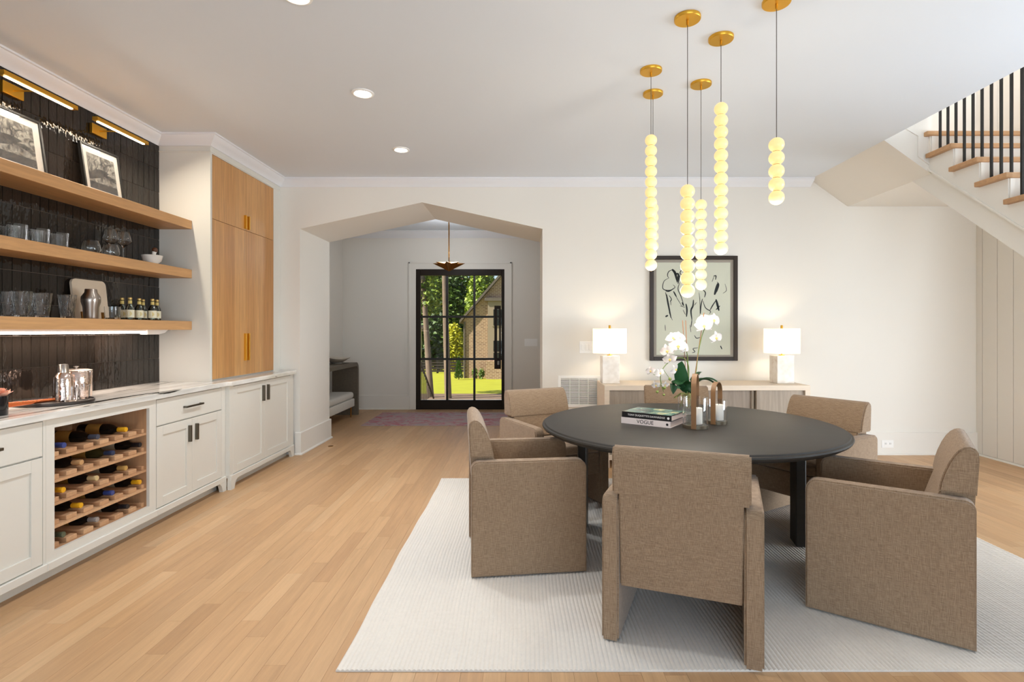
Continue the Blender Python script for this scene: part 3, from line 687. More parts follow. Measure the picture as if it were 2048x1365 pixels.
for ti in range(5):
    sl = (SLOT[4],SLOT[2],SLOT[0]) if ti in (0,2,4) else (SLOT[5],SLOT[3],SLOT[1])
    for k in range(3):
        cn = CAPS[ti][k]
        t = thing('wine_bottle', '%s-capped wine bottle in the %s rack tier, %s' % (cn, TN[ti], EN[k]), 'bottle', (-2.873-.012*R.random(), sl[k], tier_z[ti]+.0535), 0, 'wine bottles in the rack')
        link('glass', meB[1 if (ti, k) == (3,1) else 0], t); link('capsule', meC[cn], t); link('label', meL[1 if ti == 4 else k % 2], t)
# ------------------------------------------------------------------ dining table
TX, TY, TR = 1.08, 3.57, .955
t = thing('dining_table', 'large round dark wooden dining table on slab legs', 'table', (TX, TY, 0), math.radians(-12))
part('tabletop', lathe(B(), [(0,.706),(.9,.706),(.925,.712),(.935,.722),(.95,.728),(.955,.738),(.952,.746),(.94,.749),(.936,.7565),(.925,.760),(0,.760)], 96), M_dark, t, 35)
for k in range(4):
    a = k*PI/2; bm = box(B(), .655, .715, -.07, .07, .0125, .706, .006)
    bmesh.ops.rotate(bm, cent=(0,0,0), matrix=Matrix.Rotation(a, 3, 'Z'), verts=bm.verts); part('leg', bm, M_dark, t)
bm = box(B(), -.655, .655, -.04, .04, .62, .705); box(bm, -.04, .04, -.655, .655, .618, .704); part('cross_beam', bm, M_dark, t)
# ------------------------------------------------------------------ rug under the table
RX0, RX1, RY0, RY1 = -.755, 2.985, 2.153, 4.942
bm = B(); rows = 196; seg = 280; rw = (RX1-RX0)/rows
prof = [(0, .0), (.2, .75), (.5, 1), (.8, .75)]
grid = []
rr = random.Random(2)
for i in range(rows):
    for u, hgt in prof:
        colv = []
        jit = rr.uniform(-.0006, .0006)
        for j in range(seg+1):
            yv = RY0+(RY1-RY0)*j/seg
            ph = (j % 3)/3+(.33 if u < .5 else -.33)*(1 if u not in (0,.5) else 0)
            z = .006+.0055*hgt*(.72+.28*math.cos(2*PI*ph))
            colv.append(bm.verts.new((RX0+(i+u)*rw+jit+.004*math.sin(yv*3+1)+.002*math.sin(yv*11), yv, z)))
        grid.append(colv)
for a, b_ in zip(grid, grid[1:]):
    for j in range(seg): bm.faces.new((a[j], b_[j], b_[j+1], a[j+1]))
edge = [c[0] for c in grid]+grid[-1][1:]+[c[-1] for c in grid[::-1]][1:]+grid[0][::-1][1:-1]
low_ = [bm.verts.new((v.co.x, v.co.y, .0005)) for v in edge]
for i in range(len(edge)):
    j = (i+1) % len(edge); bm.faces.new((edge[j], edge[i], low_[i], low_[j]))
single('area_rug', bm, pm('ivory_wool', (226,219,209), .95, var=.07, vscale=60, bump=.4, bscale=260, sheen=.3), 'large ivory braided wool rug under the round dining table', 'rug', None, 70)
# ------------------------------------------------------------------ dining chairs (local: faces +y, origin on the floor)
ZR = .0118
ch0 = thing('dining_chair', 'x', 'chair', (0,0,ZR), 0, 'upholstered armchairs around the round table')
def side_panel(s):
    pts = [(-.322,0),(.322,0)]
    for cy_, a0 in ((.272,0),(-.282,90)):
        rd = .05 if cy_ > 0 else .04
        for k in range(6): a = math.radians(a0+18*k); pts.append((cy_+rd*math.cos(a), .63-rd+rd*math.sin(a)))
    bm = prism(B(), pts, 'x', s*.29-.037, s*.29+.037)
    bmesh.ops.bevel(bm, geom=[e for e in bm.edges if abs(e.verts[0].co.x-e.verts[1].co.x) < 1e-5], offset=.008, segments=2, affect='EDGES')
    return bm
for s in (-1, 1): part('side_panel', side_panel(s), M_linen, ch0, 50)
part('seat_base', box(B(), -.2525, .2525, -.20, .30, .235, .40, .008, 2), M_linen, ch0, 50)
part('seat_cushion', box(B(), -.2515, .2515, -.15, .315, .402, .475, .022, 3), M_linen, ch0, 50)
def back():
    side = [(-.205,.235),(-.295,.235),(-.318,.5),(-.326,.655),(-.205,.655),(-.172,.55),(-.15,.478),(-.205,.478)]
    bm = prism(B(), side, 'x', -.2515, .2515)
    bmesh.ops.bevel(bm, geom=[e for e in bm.edges if abs(e.verts[0].co.x-e.verts[1].co.x) < 1e-5], offset=.006, segments=2, affect='EDGES')
    return bm
part('backrest', back(), M_linen, ch0, 50)
def wing():                                          # the back is a little wider above the arms
    side = [(-.3275,.645),(-.336,.80),(-.333,.828),(-.322,.845),(-.304,.852),(-.284,.847),(-.266,.833),(-.249,.81),(-.231,.775),(-.214,.73),(-.203,.69),(-.195,.645)]
    bm = prism(B(), side, 'x', -.28, .28)
    bmesh.ops.bevel(bm, geom=[e for e in bm.edges if abs(e.verts[0].co.x-e.verts[1].co.x) < 1e-5], offset=.008, segments=2, affect='EDGES')
    return bm
part('back_cushion', wing(), M_linen, ch0, 50)
for s in (-1, 1):
    for yv in (-.27, .27): part('glide', lathe(B(), [(.012,-.004),(.012,.001)], 10, (s*.29, yv, 0)), M_black, ch0)
CH = [((.765,2.545),(.36,.93),'brown linen armchair with its back to the room, in front of the books'),
      ((-.005,3.30),(.985,.12),'brown linen armchair beside the open floor, facing the stairs'),
      ((.235,4.36),(.45,-.89),'brown linen armchair beside the wall grille, facing the room'),
      ((1.34,4.60),(-.15,-.99),'brown linen armchair directly in front of the sideboard'),
      ((2.01,3.83),(-.85,-.53),'brown linen armchair beside the sideboard end on the outlet side'),
      ((1.83,2.71),(-.816,.578),'brown linen armchair on the stair side with its side toward the rug edge')]
for k, (c, d, lb) in enumerate(CH):
    o = ch0 if k == 0 else copy_tree(ch0)
    o.location = (c[0], c[1], ZR+.004); o.rotation_euler = (0, 0, math.atan2(-d[0], d[1])); o['label'] = lb
# ------------------------------------------------------------------ on the table
ZT = .7605
ang = math.atan2(-.196, .27)
def book(loc, L, D, T, cover, spine, txt, tsize, tcol, label, topmat):
    t = thing('book', label, 'book', loc, ang, 'books stacked on the dining table')
    bm = box(B(), -L/2, L/2, -D/2, D/2, 0, .003); box(bm, -L/2, L/2, -D/2, D/2, T-.003, T); box(bm, -L/2, L/2, -D/2, -D/2+.003, .003, T-.003)
    cv = part('cover', bm, cover, t)
    part('pages', box(B(), -L/2+.004, L/2-.004, -D/2+.003, D/2-.004, .003, T-.003), pm('page_edge', (226,204,192), .8), t)
    if topmat: part('cover_art', box(B(), -L/2+.005, L/2-.005, -D/2+.006, D/2-.005, T, T+.0004), topmat, cv)
    bm = text_bm(txt, tsize)
    bmesh.ops.rotate(bm, cent=(0,0,0), matrix=Matrix.Rotation(PI/2, 3, 'X'), verts=bm.verts)
    bmesh.ops.translate(bm, vec=(0, -D/2-.0004, T/2), verts=bm.verts)
    part('spine_lettering', bm, tcol, cv)
    bm = lathe(B(), [(.0,0),(.008,0)], 14, M=Matrix.Translation((L/2-.02, -D/2-.0006, T/2)) @ Matrix.Rotation(PI/2, 4, 'X'))
    part('spine_mark', bm, tcol, cv)
    return t
M_wtxt = pm('white_print', (235,230,225), .7); M_btxt = pm('black_print', (30,26,26), .7)
m, n, l, b = newmat('cover_painting')
tc = n.new('ShaderNodeTexCoord'); nz = n.new('ShaderNodeTexNoise'); nz.inputs['Scale'].default_value = 14; nz.inputs['Detail'].default_value = 5; l.new(tc.outputs['Object'], nz.inputs['Vector'])
rp = n.new('ShaderNodeValToRGB'); l.new(nz.outputs[0], rp.inputs[0]); l.new(rp.outputs[0], b.inputs['Base Color']); b.inputs['Roughness'].default_value = .25
for p_, c_ in ((.0,(24,26,24)),(.42,(40,52,46)),(.56,(70,120,110)),(.68,(190,180,130))):
    e = rp.color_ramp.elements.new(p_) if p_ not in (0,) else rp.color_ramp.elements[0]
    e.color = (*lin(c_), 1)
rp.color_ramp.elements[-1].color = (*lin((210,205,180)), 1)
M_cover = m
book((.852,3.54,ZT), .333, .255, .040, pm('pale_pink_cover', (233,220,216), .5), None, 'VOGUE', .034, M_btxt, 'pale pink art book, lower of the two books on the table', None)
book((.856,3.535,ZT+.0405), .335, .25, .037, pm('black_cover', (28,27,30), .35), None, "TONY DUQUETTE'S DAWNRIDGE", .0165, M_wtxt, 'black art book with painted cover, upper of the two books', M_cover)
M_strap = pm('leather_strap', (122,88,56), .5, var=.15, vscale=10); M_bronze = pm('dark_bronze', (110,100,84), .4, .8); M_wax = pm('white_wax', (244,238,228), .5)
def hurricane(X, Y, rad, hg, top, sw, yaw, label, cl):
    t = thing('candle_lantern', label, 'lantern', (X, Y, ZT), yaw, 'glass lanterns on the table')
    part('base', lathe(B(), [(0,0),(rad+.002,0),(rad+.002,.02),(rad-.001,.022),(0,.022)], 36), M_bronze, t, 30)
    part('glass', lathe(B(), [(rad-.004,.0225),(rad,.0225),(rad,hg),(rad-.004,hg),(rad-.004,.0225)], 36), M_glass, t, 40)
    rr_ = rad+.006; zc = top-rr_*.95; pts = [(-rr_, .003)]+[(-rr_, .003+(zc-.003)*k/4) for k in range(1,4)]
    pts += [(-rr_*math.cos(PI*k/14), zc+rr_*.95*math.sin(PI*k/14)) for k in range(15)]+[(rr_, zc*(3-k)/4+.003) for k in range(0,4)]
    bm = B(); prev = None
    for i, (u, z) in enumerate(pts):
        a, c = pts[max(i-1,0)], pts[min(i+1,len(pts)-1)]; tx, tz = c[0]-a[0], c[1]-a[1]; ln = math.hypot(tx, tz); nx, nz_ = -tz/ln*.0025, tx/ln*.0025
        ring = [bm.verts.new(p) for p in ((-sw/2,u+nx,z+nz_),(sw/2,u+nx,z+nz_),(sw/2,u-nx,z-nz_),(-sw/2,u-nx,z-nz_))]
        if prev:
            for q in range(4): bm.faces.new((prev[q], prev[(q+1)%4], ring[(q+1)%4], ring[q]))
        else: bm.faces.new(ring[::-1])
        prev = ring
    bm.faces.new(prev); bmesh.ops.recalc_face_normals(bm, faces=bm.faces)
    part('strap_handle', bm, M_strap, t, 40)
    c = thing('candle', cl, 'candle', (X+.012, Y, ZT+.0225), 0, 'pillar candles in the lanterns')
    part('wax', lathe(B(), [(0,0),(.031,0),(.032,.004),(.032,.098),(.029,.102),(.02,.099),(0,.096)], 28), M_wax, c, 40)
    part('wick', tube(B(), [(0,0,.095),(.002,0,.11)], .0015, 6), M_black, c)
hurricane(1.075, 3.365, .075, .19, .335, .03, math.radians(-24), 'larger glass candle lantern with leather strap handle next to the books', 'white pillar candle inside the larger strap-handled lantern')
hurricane(1.263, 3.515, .062, .155, .27, .03, math.radians(-38), 'smaller glass candle lantern with leather strap handle beside the larger one', 'white pillar candle inside the smaller strap-handled lantern')
# ------------------------------------------------------------------ orchid
OX, OY = 1.19, 3.90; osc = F/OY
def ol(px, py, dy=0): return Vector(((px-CX)/osc-OX, dy, H-(py-CY)/osc-ZT))
t = thing('potted_orchid', 'white moth orchid in a round glass vase on the table', 'plant', (OX, OY, ZT))
part('vase', lathe(B(), [(0,0),(.062,0),(.066,.004),(.068,.125),(.064,.125),(.062,.01),(0,.008)], 32), M_glass, t, 40)
M_root = pm('orchid_roots', (150,150,92), .8, var=.3, vscale=20)
bm = B(); rr = random.Random(4)
for k in range(26):
    a = rr.uniform(0, 2*PI); r0 = rr.uniform(.005,.03); p = [Vector((r0*math.cos(a), r0*math.sin(a), .15))]
    out = k < 12
    for s in range(4):
        a += rr.uniform(-.5,.5); q = (.03+.022*s if out else min(.052, .02+.012*s))
        p.append(Vector((q*math.cos(a), q*math.sin(a), (.155-.004*s*s-rr.uniform(0,.01)) if out else .14-.03*s)))
    tube(bm, p, .003, 5)
part('roots', bm, M_root, t, 60)
M_leaf = pm('orchid_leaf', (50,96,58), .35, var=.25, vscale=12); M_stem = pm('orchid_stem', (104,126,62), .5); M_stake = pm('stake', (150,104,70), .7)
def leaf(p0, p1, p2, wd, fold=.25):
    bm = B(); p0, p1, p2 = Vector(p0), Vector(p1), Vector(p2); prev = None; n_ = 12
    for i in range(n_+1):
        u = i/n_; c = p0*(1-u)**2+2*p1*u*(1-u)+p2*u*u; tn = (2*(1-u)*(p1-p0)+2*u*(p2-p1)).normalized()
        sd = tn.cross(Vector((0,0,1)) if abs(tn.z) < .75 else Vector((0,1,0))).normalized(); up = sd.cross(tn)
        hw = wd*.5*max(.02, math.sin(PI*min(1, .1+.9*u)))**.6*(1 if u < .97 else .5)
        ring = [bm.verts.new(c+sd*hw*k+up*abs(k)*hw*fold) for k in (-1,-.5,0,.5,1)]
        if prev:
            for k in range(4): bm.faces.new((prev[k], prev[k+1], ring[k+1], ring[k]))
        prev = ring
    bmesh.ops.solidify(bm, geom=bm.faces[:], thickness=.0015)
    return bm
base = Vector((.01, 0, .16))
for p1, p2, wd in ((ol(1352,752,-.05), ol(1358,722,-.07), .10), (ol(1350,742,.02), ol(1344,788,-.03), .085), (ol(1355,745,-.05), ol(1348,775,-.11), .09), (ol(1410,738,.04), ol(1443,782,.03), .085), (ol(1402,742,-.03), ol(1428,765,-.10), .085), (ol(1395,745,.06), ol(1416,747,.12), .05)):
    part('leaf', leaf(base, p1, p2, wd), M_leaf, t, 60)
part('stake', tube(B(), [(.03,.0,.12), ol(1408,626)], .003, 6), M_stake, t)
part('stake', tube(B(), [(.0,.01,.12), ol(1366,641,.01)], .0026, 6), M_stake, t)
part('stake', tube(B(), [(.015,.02,.12), ol(1373,641,.02)], .0026, 6), M_stake, t)
def smooth(pts, n=5):
    out = []
    for i in range(len(pts)-1):
        p0, p1, p2, p3 = pts[max(i-1,0)], pts[i], pts[i+1], pts[min(i+2,len(pts)-1)]
        for k in range(n):
            u = k/n; out.append(.5*((2*p1)+(p2-p0)*u+(2*p0-5*p1+4*p2-p3)*u*u+(3*p1-p0-3*p2+p3)*u**3))
    return out+[pts[-1]]
s1 = smooth([Vector((.025,0,.14)), ol(1392,745), ol(1396,710), ol(1403,672,-.01), ol(1412,650,-.02), ol(1424,640,-.02)])
part('stem', tube(B(), s1, .0032, 7), M_stem, t, 60)
s2 = smooth([Vector((-.005,0,.14)), ol(1378,745), ol(1374,724), ol(1362,716,-.01), ol(1342,720,-.03), ol(1325,733,-.05), ol(1317,750,-.06), ol(1318,766,-.06), ol(1323,782,-.06)])
part('stem', tube(B(), s2, .0032, 7), M_stem, t, 60)
s3 = smooth([Vector((-.0,.01,.14)), ol(1377,730,.01), ol(1372,700,.0), ol(1360,688,-.02), ol(1345,686,-.03), ol(1330,700,-.04)])
part('stem', tube(B(), s3, .003, 7), M_stem, t, 60)
for a, b_ in (((1318,768),(1310,782)),((1317,752),(1302,748)),((1322,738),(1335,757)),((1320,766),(1306,772))): part('stem', tube(B(), [ol(*a,-.06), ol(*b_,-.065)], .0018, 5), M_stem, t)
M_bud = pm('orchid_bud', (128,142,72), .5)
for px, py, r_ in ((1324,774,.013),(1310,782,.011),(1323,788,.009),(1335,757,.012)):
    bm = B(); ico(bm, ol(px,py,-.065), r_, 2); part('bud', bm, M_bud, t, 70)
M_pet = pm('orchid_petal', (212,201,197), .55, sheen=.2); M_lip = pm('orchid_lip', (238,206,120), .5)
M_pet.node_tree.nodes['Principled BSDF'].inputs['Subsurface Weight'].default_value = .15
def blossom(c, s, look, roll):
    q = Vector(look).normalized().to_track_quat('Z','Y').to_matrix().to_4x4() @ Matrix.Rotation(roll, 4, 'Z')
    Mt = Matrix.Translation(c) @ q @ Matrix.Scale(s, 4); bm = B()
    for a, ln, wd, cup in ((90,1.0,.62,.12),(210,.95,.58,.10),(330,.95,.58,.10),(12,1.02,1.05,.16),(168,1.02,1.05,.16)):
        prev = None; zoff = .05 if a in (12,168) else 0
        for i in range(7):
            u = i/6; hw = wd*.5*math.sin(PI*(.1+.86*u)**.85); ring = []
            for k in (-1,-.5,0,.5,1):
                v = Vector((u*ln, hw*k, zoff+cup*(math.sin(PI*u)*.9-u*u*.8)+.06*k*k))
                ring.append(bm.verts.new(Matrix.Rotation(math.radians(a), 3, 'Z') @ v))
            if prev:
                for k in range(4): bm.faces.new((prev[k], prev[k+1], ring[k+1], ring[k]))
            prev = ring
    bmesh.ops.transform(bm, matrix=Mt, verts=bm.verts)
    f = part('blossom', bm, M_pet, t, 60)
    bm = B(); ico(bm, (0,0,.12), .13, 1); ico(bm, (0,-.17,.14), .11, 1, (1,1.3,.7)); ico(bm, (.13,-.05,.14), .07, 1); ico(bm, (-.13,-.05,.14), .07, 1)
    bmesh.ops.transform(bm, matrix=Mt, verts=bm.verts); part('lip', bm, M_lip, f, 60)
for px, py, dy, s, lk, rl in ((1403,652,-.05,.066,(-.1,-1,.05),.1),(1424,641,-.03,.056,(.35,-.9,.15),-.2),(1428,676,-.04,.052,(.3,-1,-.1),.2),(1410,640,.03,.055,(-.3,-.6,.5),.5),
    (1351,692,-.06,.066,(.05,-1,.05),.0),(1331,702,-.05,.055,(-.5,-.9,.0),.3),(1356,676,-.01,.058,(.2,-.8,.5),-.3),(1345,677,-.02,.056,(-.3,-.8,.5),.4),(1365,697,-.04,.05,(.6,-.8,.0),.1),(1336,718,-.05,.052,(-.3,-.9,-.3),.2),(1347,738,-.05,.045,(.4,-.9,-.2),.6),
    (1297,741,-.07,.040,(-.7,-.8,.1),.2),(1314,745,-.08,.038,(.3,-.9,.0),.5),(1307,769,-.07,.034,(-.5,-.8,-.3),.3),(1325,768,-.07,.030,(.2,-.9,-.4),0)):
    blossom(ol(px, py, dy), s, lk, rl)
# ------------------------------------------------------------------ sideboard
SX0, SX1, SY0, SY1, SZ = .803, 2.845, 5.33, 5.87, .822
M_bleach = wood('bleached_oak', [(226,206,184),(232,214,192)], (1,14,14), .6, .1)
M_greyoak = wood('grey_oak', [(166,150,132),(158,142,126),(174,158,140)], (20,20,1.2), .6, .28)
t = thing('sideboard', 'bleached oak sideboard with grey wooden doors against the far wall', 'sideboard', ((SX0+SX1)/2, (SY0+SY1)/2, 0))
wpart('top', box(B(), SX0, SX1, SY0, SY1, SZ-.05, SZ, .002), M_bleach, t)
for a, b_ in ((SX0, SX0+.05), (SX1-.05, SX1)): wpart('end_panel', box(B(), a, b_, SY0, SY1, .0, SZ-.05, .002), M_bleach, t)
wpart('bottom', box(B(), SX0+.05, SX1-.05, SY0, SY1, .08, .13, .002), M_bleach, t)
wpart('back_panel', box(B(), SX0+.05, SX1-.05, SY1-.02, SY1-.002, .13, SZ-.05), M_bleach, t)
dw = (SX1-SX0-.1)/4
for k in range(4):
    x0 = SX0+.05+dw*k; yo = .02 if k % 3 == 0 else .045
    d = wpart('door', box(B(), x0+.003, x0+dw-.003, SY0+yo, SY0+yo+.02, .132, SZ-.052, .001), M_greyoak, t)
    px0 = x0+dw-.035 if k in (0,2) else x0+.005
    wpart('finger_pull', box(B(), px0, px0+.03, SY0+yo-.012, SY0+yo-.0005, .132, SZ-.052, .002), M_greyoak, d)
# ------------------------------------------------------------------ table lamps
def shade_mat():
    m, n, l, b = newmat('linen_shade'); n.remove(b)
    d = n.new('ShaderNodeBsdfDiffuse'); d.inputs[0].default_value = (*lin((244,236,222)), 1); tr = n.new('ShaderNodeBsdfTranslucent'); tr.inputs[0].default_value = (*lin((255,250,238)), 1)
    mx = n.new('ShaderNodeMixShader'); mx.inputs[0].default_value = .62; l.new(d.outputs[0], mx.inputs[1]); l.new(tr.outputs[0], mx.inputs[2]); l.new(mx.outputs[0], n['Material Output'].inputs[0])
    return m
M_shade = shade_mat()
M_bulb = pm('bulb', (255,255,255), .5, emit=(255,220,160), es=30)
for X, lb in ((.898, 'marble block table lamp on the sideboard beside the light switches'), (2.69, 'marble block table lamp on the sideboard end toward the stairs')):
    t = thing('table_lamp', lb, 'lamp', (X, 5.60, SZ+.0005), 0, 'marble lamps on the sideboard')
    part('base', box(B(), -.088, .088, -.088, .088, 0, .285, .004), M_alab, t)
    part('stem', lathe(B(), [(0,.2855),(.03,.2855),(.03,.292),(.007,.294),(.007,.40),(0,.40)], 20), M_brass, t, 40)
    part('shade', lathe(B(), [(.174,.31),(.174,.565)], 48), M_shade, t, 40)
    bm = B()
    for a in range(3): tube(bm, [(0,0,.558),(.172*math.cos(a*2.094),.172*math.sin(a*2.094),.56)], .0015, 5)
    tube(bm, [(0,0,.40),(0,0,.56)], .003, 6); part('harp', bm, M_brass, t)
    part('finial', lathe(B(), [(0,.556),(.012,.556),(.012,.596),(.01,.6),(0,.6)], 14), M_brass, t, 40)
    bm = B(); ico(bm, (.035,0,.43), .026, 2); part('bulb', bm, M_bulb, t, 60)
    light('lamp_bulb', 'POINT', (.035,0,.43), 10, (1,.84,.62), parent=t, shadow_soft_size=.03)
# ------------------------------------------------------------------ ink drawing on the wall
FX0, FX1, FZ0, FZ1 = 1.386, 2.348, 1.036, 2.187
t = thing('framed_drawing', 'framed ink sketch of figures hung above the sideboard', 'picture', ((FX0+FX1)/2, YF-.001, FZ0))
M_fr = pm('walnut_frame', (50,40,33), .35)
bm = B(); f = .042
for a in ((FX0,FX0+f,FZ0,FZ1),(FX1-f,FX1,FZ0,FZ1),(FX0+f,FX1-f,FZ0,FZ0+f),(FX0+f,FX1-f,FZ1-f,FZ1)): box(bm, a[0], a[1], YF-.035, YF-.001, a[2], a[3], .003)
wpart('frame', bm, M_fr, t)
wpart('mat_board', box(B(), FX0+f, FX1-f, YF-.016, YF-.006, FZ0+f, FZ1-f), pm('grey_mat', (176,166,152), .85), t)
px0, px1, pz0, pz1 = FX0+.073, FX1-.078, FZ0+.063, FZ1-.073
pr = wpart('paper', box(B(), px0, px1, YF-.018, YF-.0165, pz0, pz1), pm('drawing_paper', (224,224,205), .9), t)
ST = [(3,[(1346,540),(1338,543),(1335,551),(1338,557)]),(9,[(1344,539),(1350,546),(1354,562)]),(7,[(1349,549),(1357,549),(1354,565)]),(4,[(1360,551),(1356,568)]),(3,[(1337,557),(1328,563),(1326,578),(1340,581),(1350,575),(1346,570)]),(4,[(1331,582),(1338,583),(1348,577)]),
 (3,[(1360,565),(1356,578),(1362,593),(1368,612)]),(3,[(1331,585),(1335,600)]),(6,[(1333,589),(1336,606),(1342,636)]),(5,[(1347,583),(1353,594)]),(2,[(1348,586),(1356,600),(1365,614)]),(3,[(1338,591),(1343,599),(1340,604)]),(2,[(1341,600),(1342,611)]),(6,[(1331,634),(1336,631)]),(2,[(1338,625),(1345,641)]),
 (3,[(1360,536),(1365,537),(1360,546),(1366,552),(1370,549)]),(6,[(1372,608),(1374,620),(1373,634)]),(6,[(1387,600),(1386,612),(1382,622),(1384,640)]),(3,[(1384,640),(1382,655)]),(2,[(1360,612),(1370,615)]),(4,[(1364,605),(1367,612)]),(2,[(1366,620),(1371,630)]),
 (2,[(1398,585),(1400,603),(1400,632)]),(4,[(1405,598),(1402,612),(1401,628)]),(3,[(1406,602),(1411,616),(1421,623),(1419,628)]),(4,[(1406,580),(1411,586),(1409,595)]),(2,[(1393,605),(1389,611)]),
 (4,[(1427,553),(1432,552),(1431,560)]),(2,[(1428,554),(1424,564)]),(10,[(1436,567),(1433,578),(1429,590)]),(3,[(1434,564),(1438,570),(1434,584)]),(8,[(1432,599),(1435,610),(1438,622)]),(4,[(1432,601),(1425,612),(1420,621)]),(4,[(1440,612),(1432,620)]),(2,[(1450,568),(1453,581),(1446,587)]),
 (3,[(1384,706),(1390,704),(1386,698),(1396,696)]),(4,[(1441,692),(1444,699)]),(3,[(1389,671),(1393,677),(1401,675)]),(2,[(1330,650),(1331,662)]),(2,[(1380,650),(1382,665)])]
bm = B()
for wd, pts in ST: ribbon(bm, [((a-CX)/F*5.9, H+(CY-b_)/F*5.9) for a, b_ in pts], wd*.0031, YF-.0185, 4)
wpart('ink_strokes', bm, M_ink, pr)
bm = B()
wpart('glazing', box(B(), FX0+f, FX1-f, YF-.024, YF-.0225, FZ0+f, FZ1-f), M_pane, t)
# ------------------------------------------------------------------ grille, switches, outlet
def wx(px, Y=YF): return (px-CX)/F*Y
def wz(py, Y=YF): return H+(CY-py)/F*Y
t = thing('air_return_grille', 'white louvred air return grille on the wall beside the sideboard', 'vent', (wx(1157), YF, wz(816)))
gx0, gx1, gz0, gz1 = wx(1116), wx(1200), wz(815), wz(752); bm = B(); f = .03
for a in ((gx0,gx0+f,gz0,gz1),(gx1-f,gx1,gz0,gz1),(gx0+f,gx1-f,gz0,gz0+f),(gx0+f,gx1-f,gz1-f,gz1)): box(bm, a[0], a[1], YF-.014, YF, a[2], a[3], .002)
wpart('frame', bm, M_white, t)
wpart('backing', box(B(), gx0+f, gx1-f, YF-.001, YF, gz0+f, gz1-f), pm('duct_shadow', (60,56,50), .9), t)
nl = 20
for k in range(nl):
    z = gz0+f+(gz1-gz0-2*f)*(k+.5)/nl
    wpart('louvre', prism(B(), [(YF-.012,z-.0045),(YF-.010,z-.0045),(YF-.003,z+.0035),(YF-.005,z+.0035)], 'x', gx0+f, gx1-f), M_white, t)
for k in range(1, 4): wpart('divider', box(B(), gx0+f+(gx1-gx0-2*f)*k/4-.003, gx0+f+(gx1-gx0-2*f)*k/4+.003, YF-.0135, YF-.002, gz0+f, gz1-f), M_white, t)
def switch(pxa, pxb, pya, pyb, Y, n_, lb):
    x0, x1, z0, z1 = wx(pxa,Y), wx(pxb,Y), wz(pyb,Y), wz(pya,Y)
    t = thing('light_switch', lb, 'switch', ((x0+x1)/2, Y, z0))
    wpart('plate', box(B(), x0, x1, Y-.006, Y, z0, z1, .002), M_white, t)
    for k in range(n_):
        c = x0+(x1-x0)*(k+.5)/n_*.86+(x1-x0)*.07
        wpart('rocker', box(B(), c-.015, c+.015, Y-.010, Y-.0055, z0+(z1-z0)*.24, z1-(z1-z0)*.24, .002), M_white, t)
switch(1159, 1194, 683, 707, YF, 4, 'white light switch plate beside the shaded table lamp')
switch(1049, 1075, 678, 693, YD, 4, 'white four-gang light switch plate beside the front door')
t = thing('power_outlet', 'white wall outlet set in the far baseboard', 'outlet', (wx(1775,5.9), YF-.018, wz(896,5.9)))
wpart('plate', box(B(), wx(1763,5.9), wx(1787,5.9), YF-.023, YF-.018, wz(896,5.9), wz(881,5.9), .0015), M_white, t)
for c in (1771, 1780):
    wpart('socket', box(B(), wx(c-3.2,5.9), wx(c+3.2,5.9), YF-.0245, YF-.0225, wz(893,5.9), wz(884,5.9), .001), M_white, t)
    for s in (-1.2, 1.2): wpart('slot', box(B(), wx(c+s-.25,5.9), wx(c+s+.25,5.9), YF-.0249, YF-.024, wz(889.5,5.9), wz(886,5.9)), M_black, t)
# ------------------------------------------------------------------ ceiling lights
for X, Y, lb in ((-1.123, 4.93, 'round recessed ceiling light nearest the arch'), (-1.123, 3.757, 'round recessed ceiling light between the other two'), (-1.123, 2.66, 'round recessed ceiling light farthest from the arch')):
    t = thing('recessed_light', lb, 'ceiling light', (X, Y, ZC-.008), 0, 'recessed ceiling lights')
    part('trim_ring', lathe(B(), [(.055,.001),(.062,-.003),(.076,.002),(.077,.0078),(.055,.0078),(.055,.001)], 36), M_white, t, 40)
    part('lens', lathe(B(), [(0,.003),(.0545,.003),(.0545,.0075),(0,.0075)], 32), M_lens, t)
    light('downlight', 'SPOT', (0,0,-.01), 75, (.88,.94,1), parent=t, spot_size=math.radians(120), spot_blend=.8, shadow_soft_size=.05)
M_globe = pm('glowing_globe', (205,184,140), .35, emit=(255,212,138), es=.66)
M_cable = pm('grey_cable', (70,62,54), .6)
meG = mesh_of('globe', ico(B(), (0,0,0), .0375, 3, (1,1,.97)), M_globe, 80)
meR = mesh_of('joint_ring', lathe(B(), [(.014,-.0015),(.0165,-.001),(.0165,.001),(.014,.0015)], 20), M_brassd, 40)
PEN = [(1302,144,281,13,20.8,'in front of the short strand'),(1306,190,417,5,18.9,'a short strand half hidden behind the long one'),(1375,40,383,9,24.9,'hanging lowest, over the lanterns'),(1402,171,410,9,20.0,'beside the lowest hanging strand'),(1442,80,218,13,23.3,'starting highest near the ceiling'),(1553,7,290,5,26.4,'alone on the stair side')]
LBL = ['pendant of thirteen glowing globes hanging in front of a five-globe strand', 'pendant of five glowing globes half hidden behind a longer strand', 'pendant of nine large glowing globes reaching lowest over the table', 'pendant of nine small glowing globes beside the lowest hanging strand', 'pendant of thirteen glowing globes starting nearest the ceiling', 'pendant of five glowing globes hanging alone on the stair side']
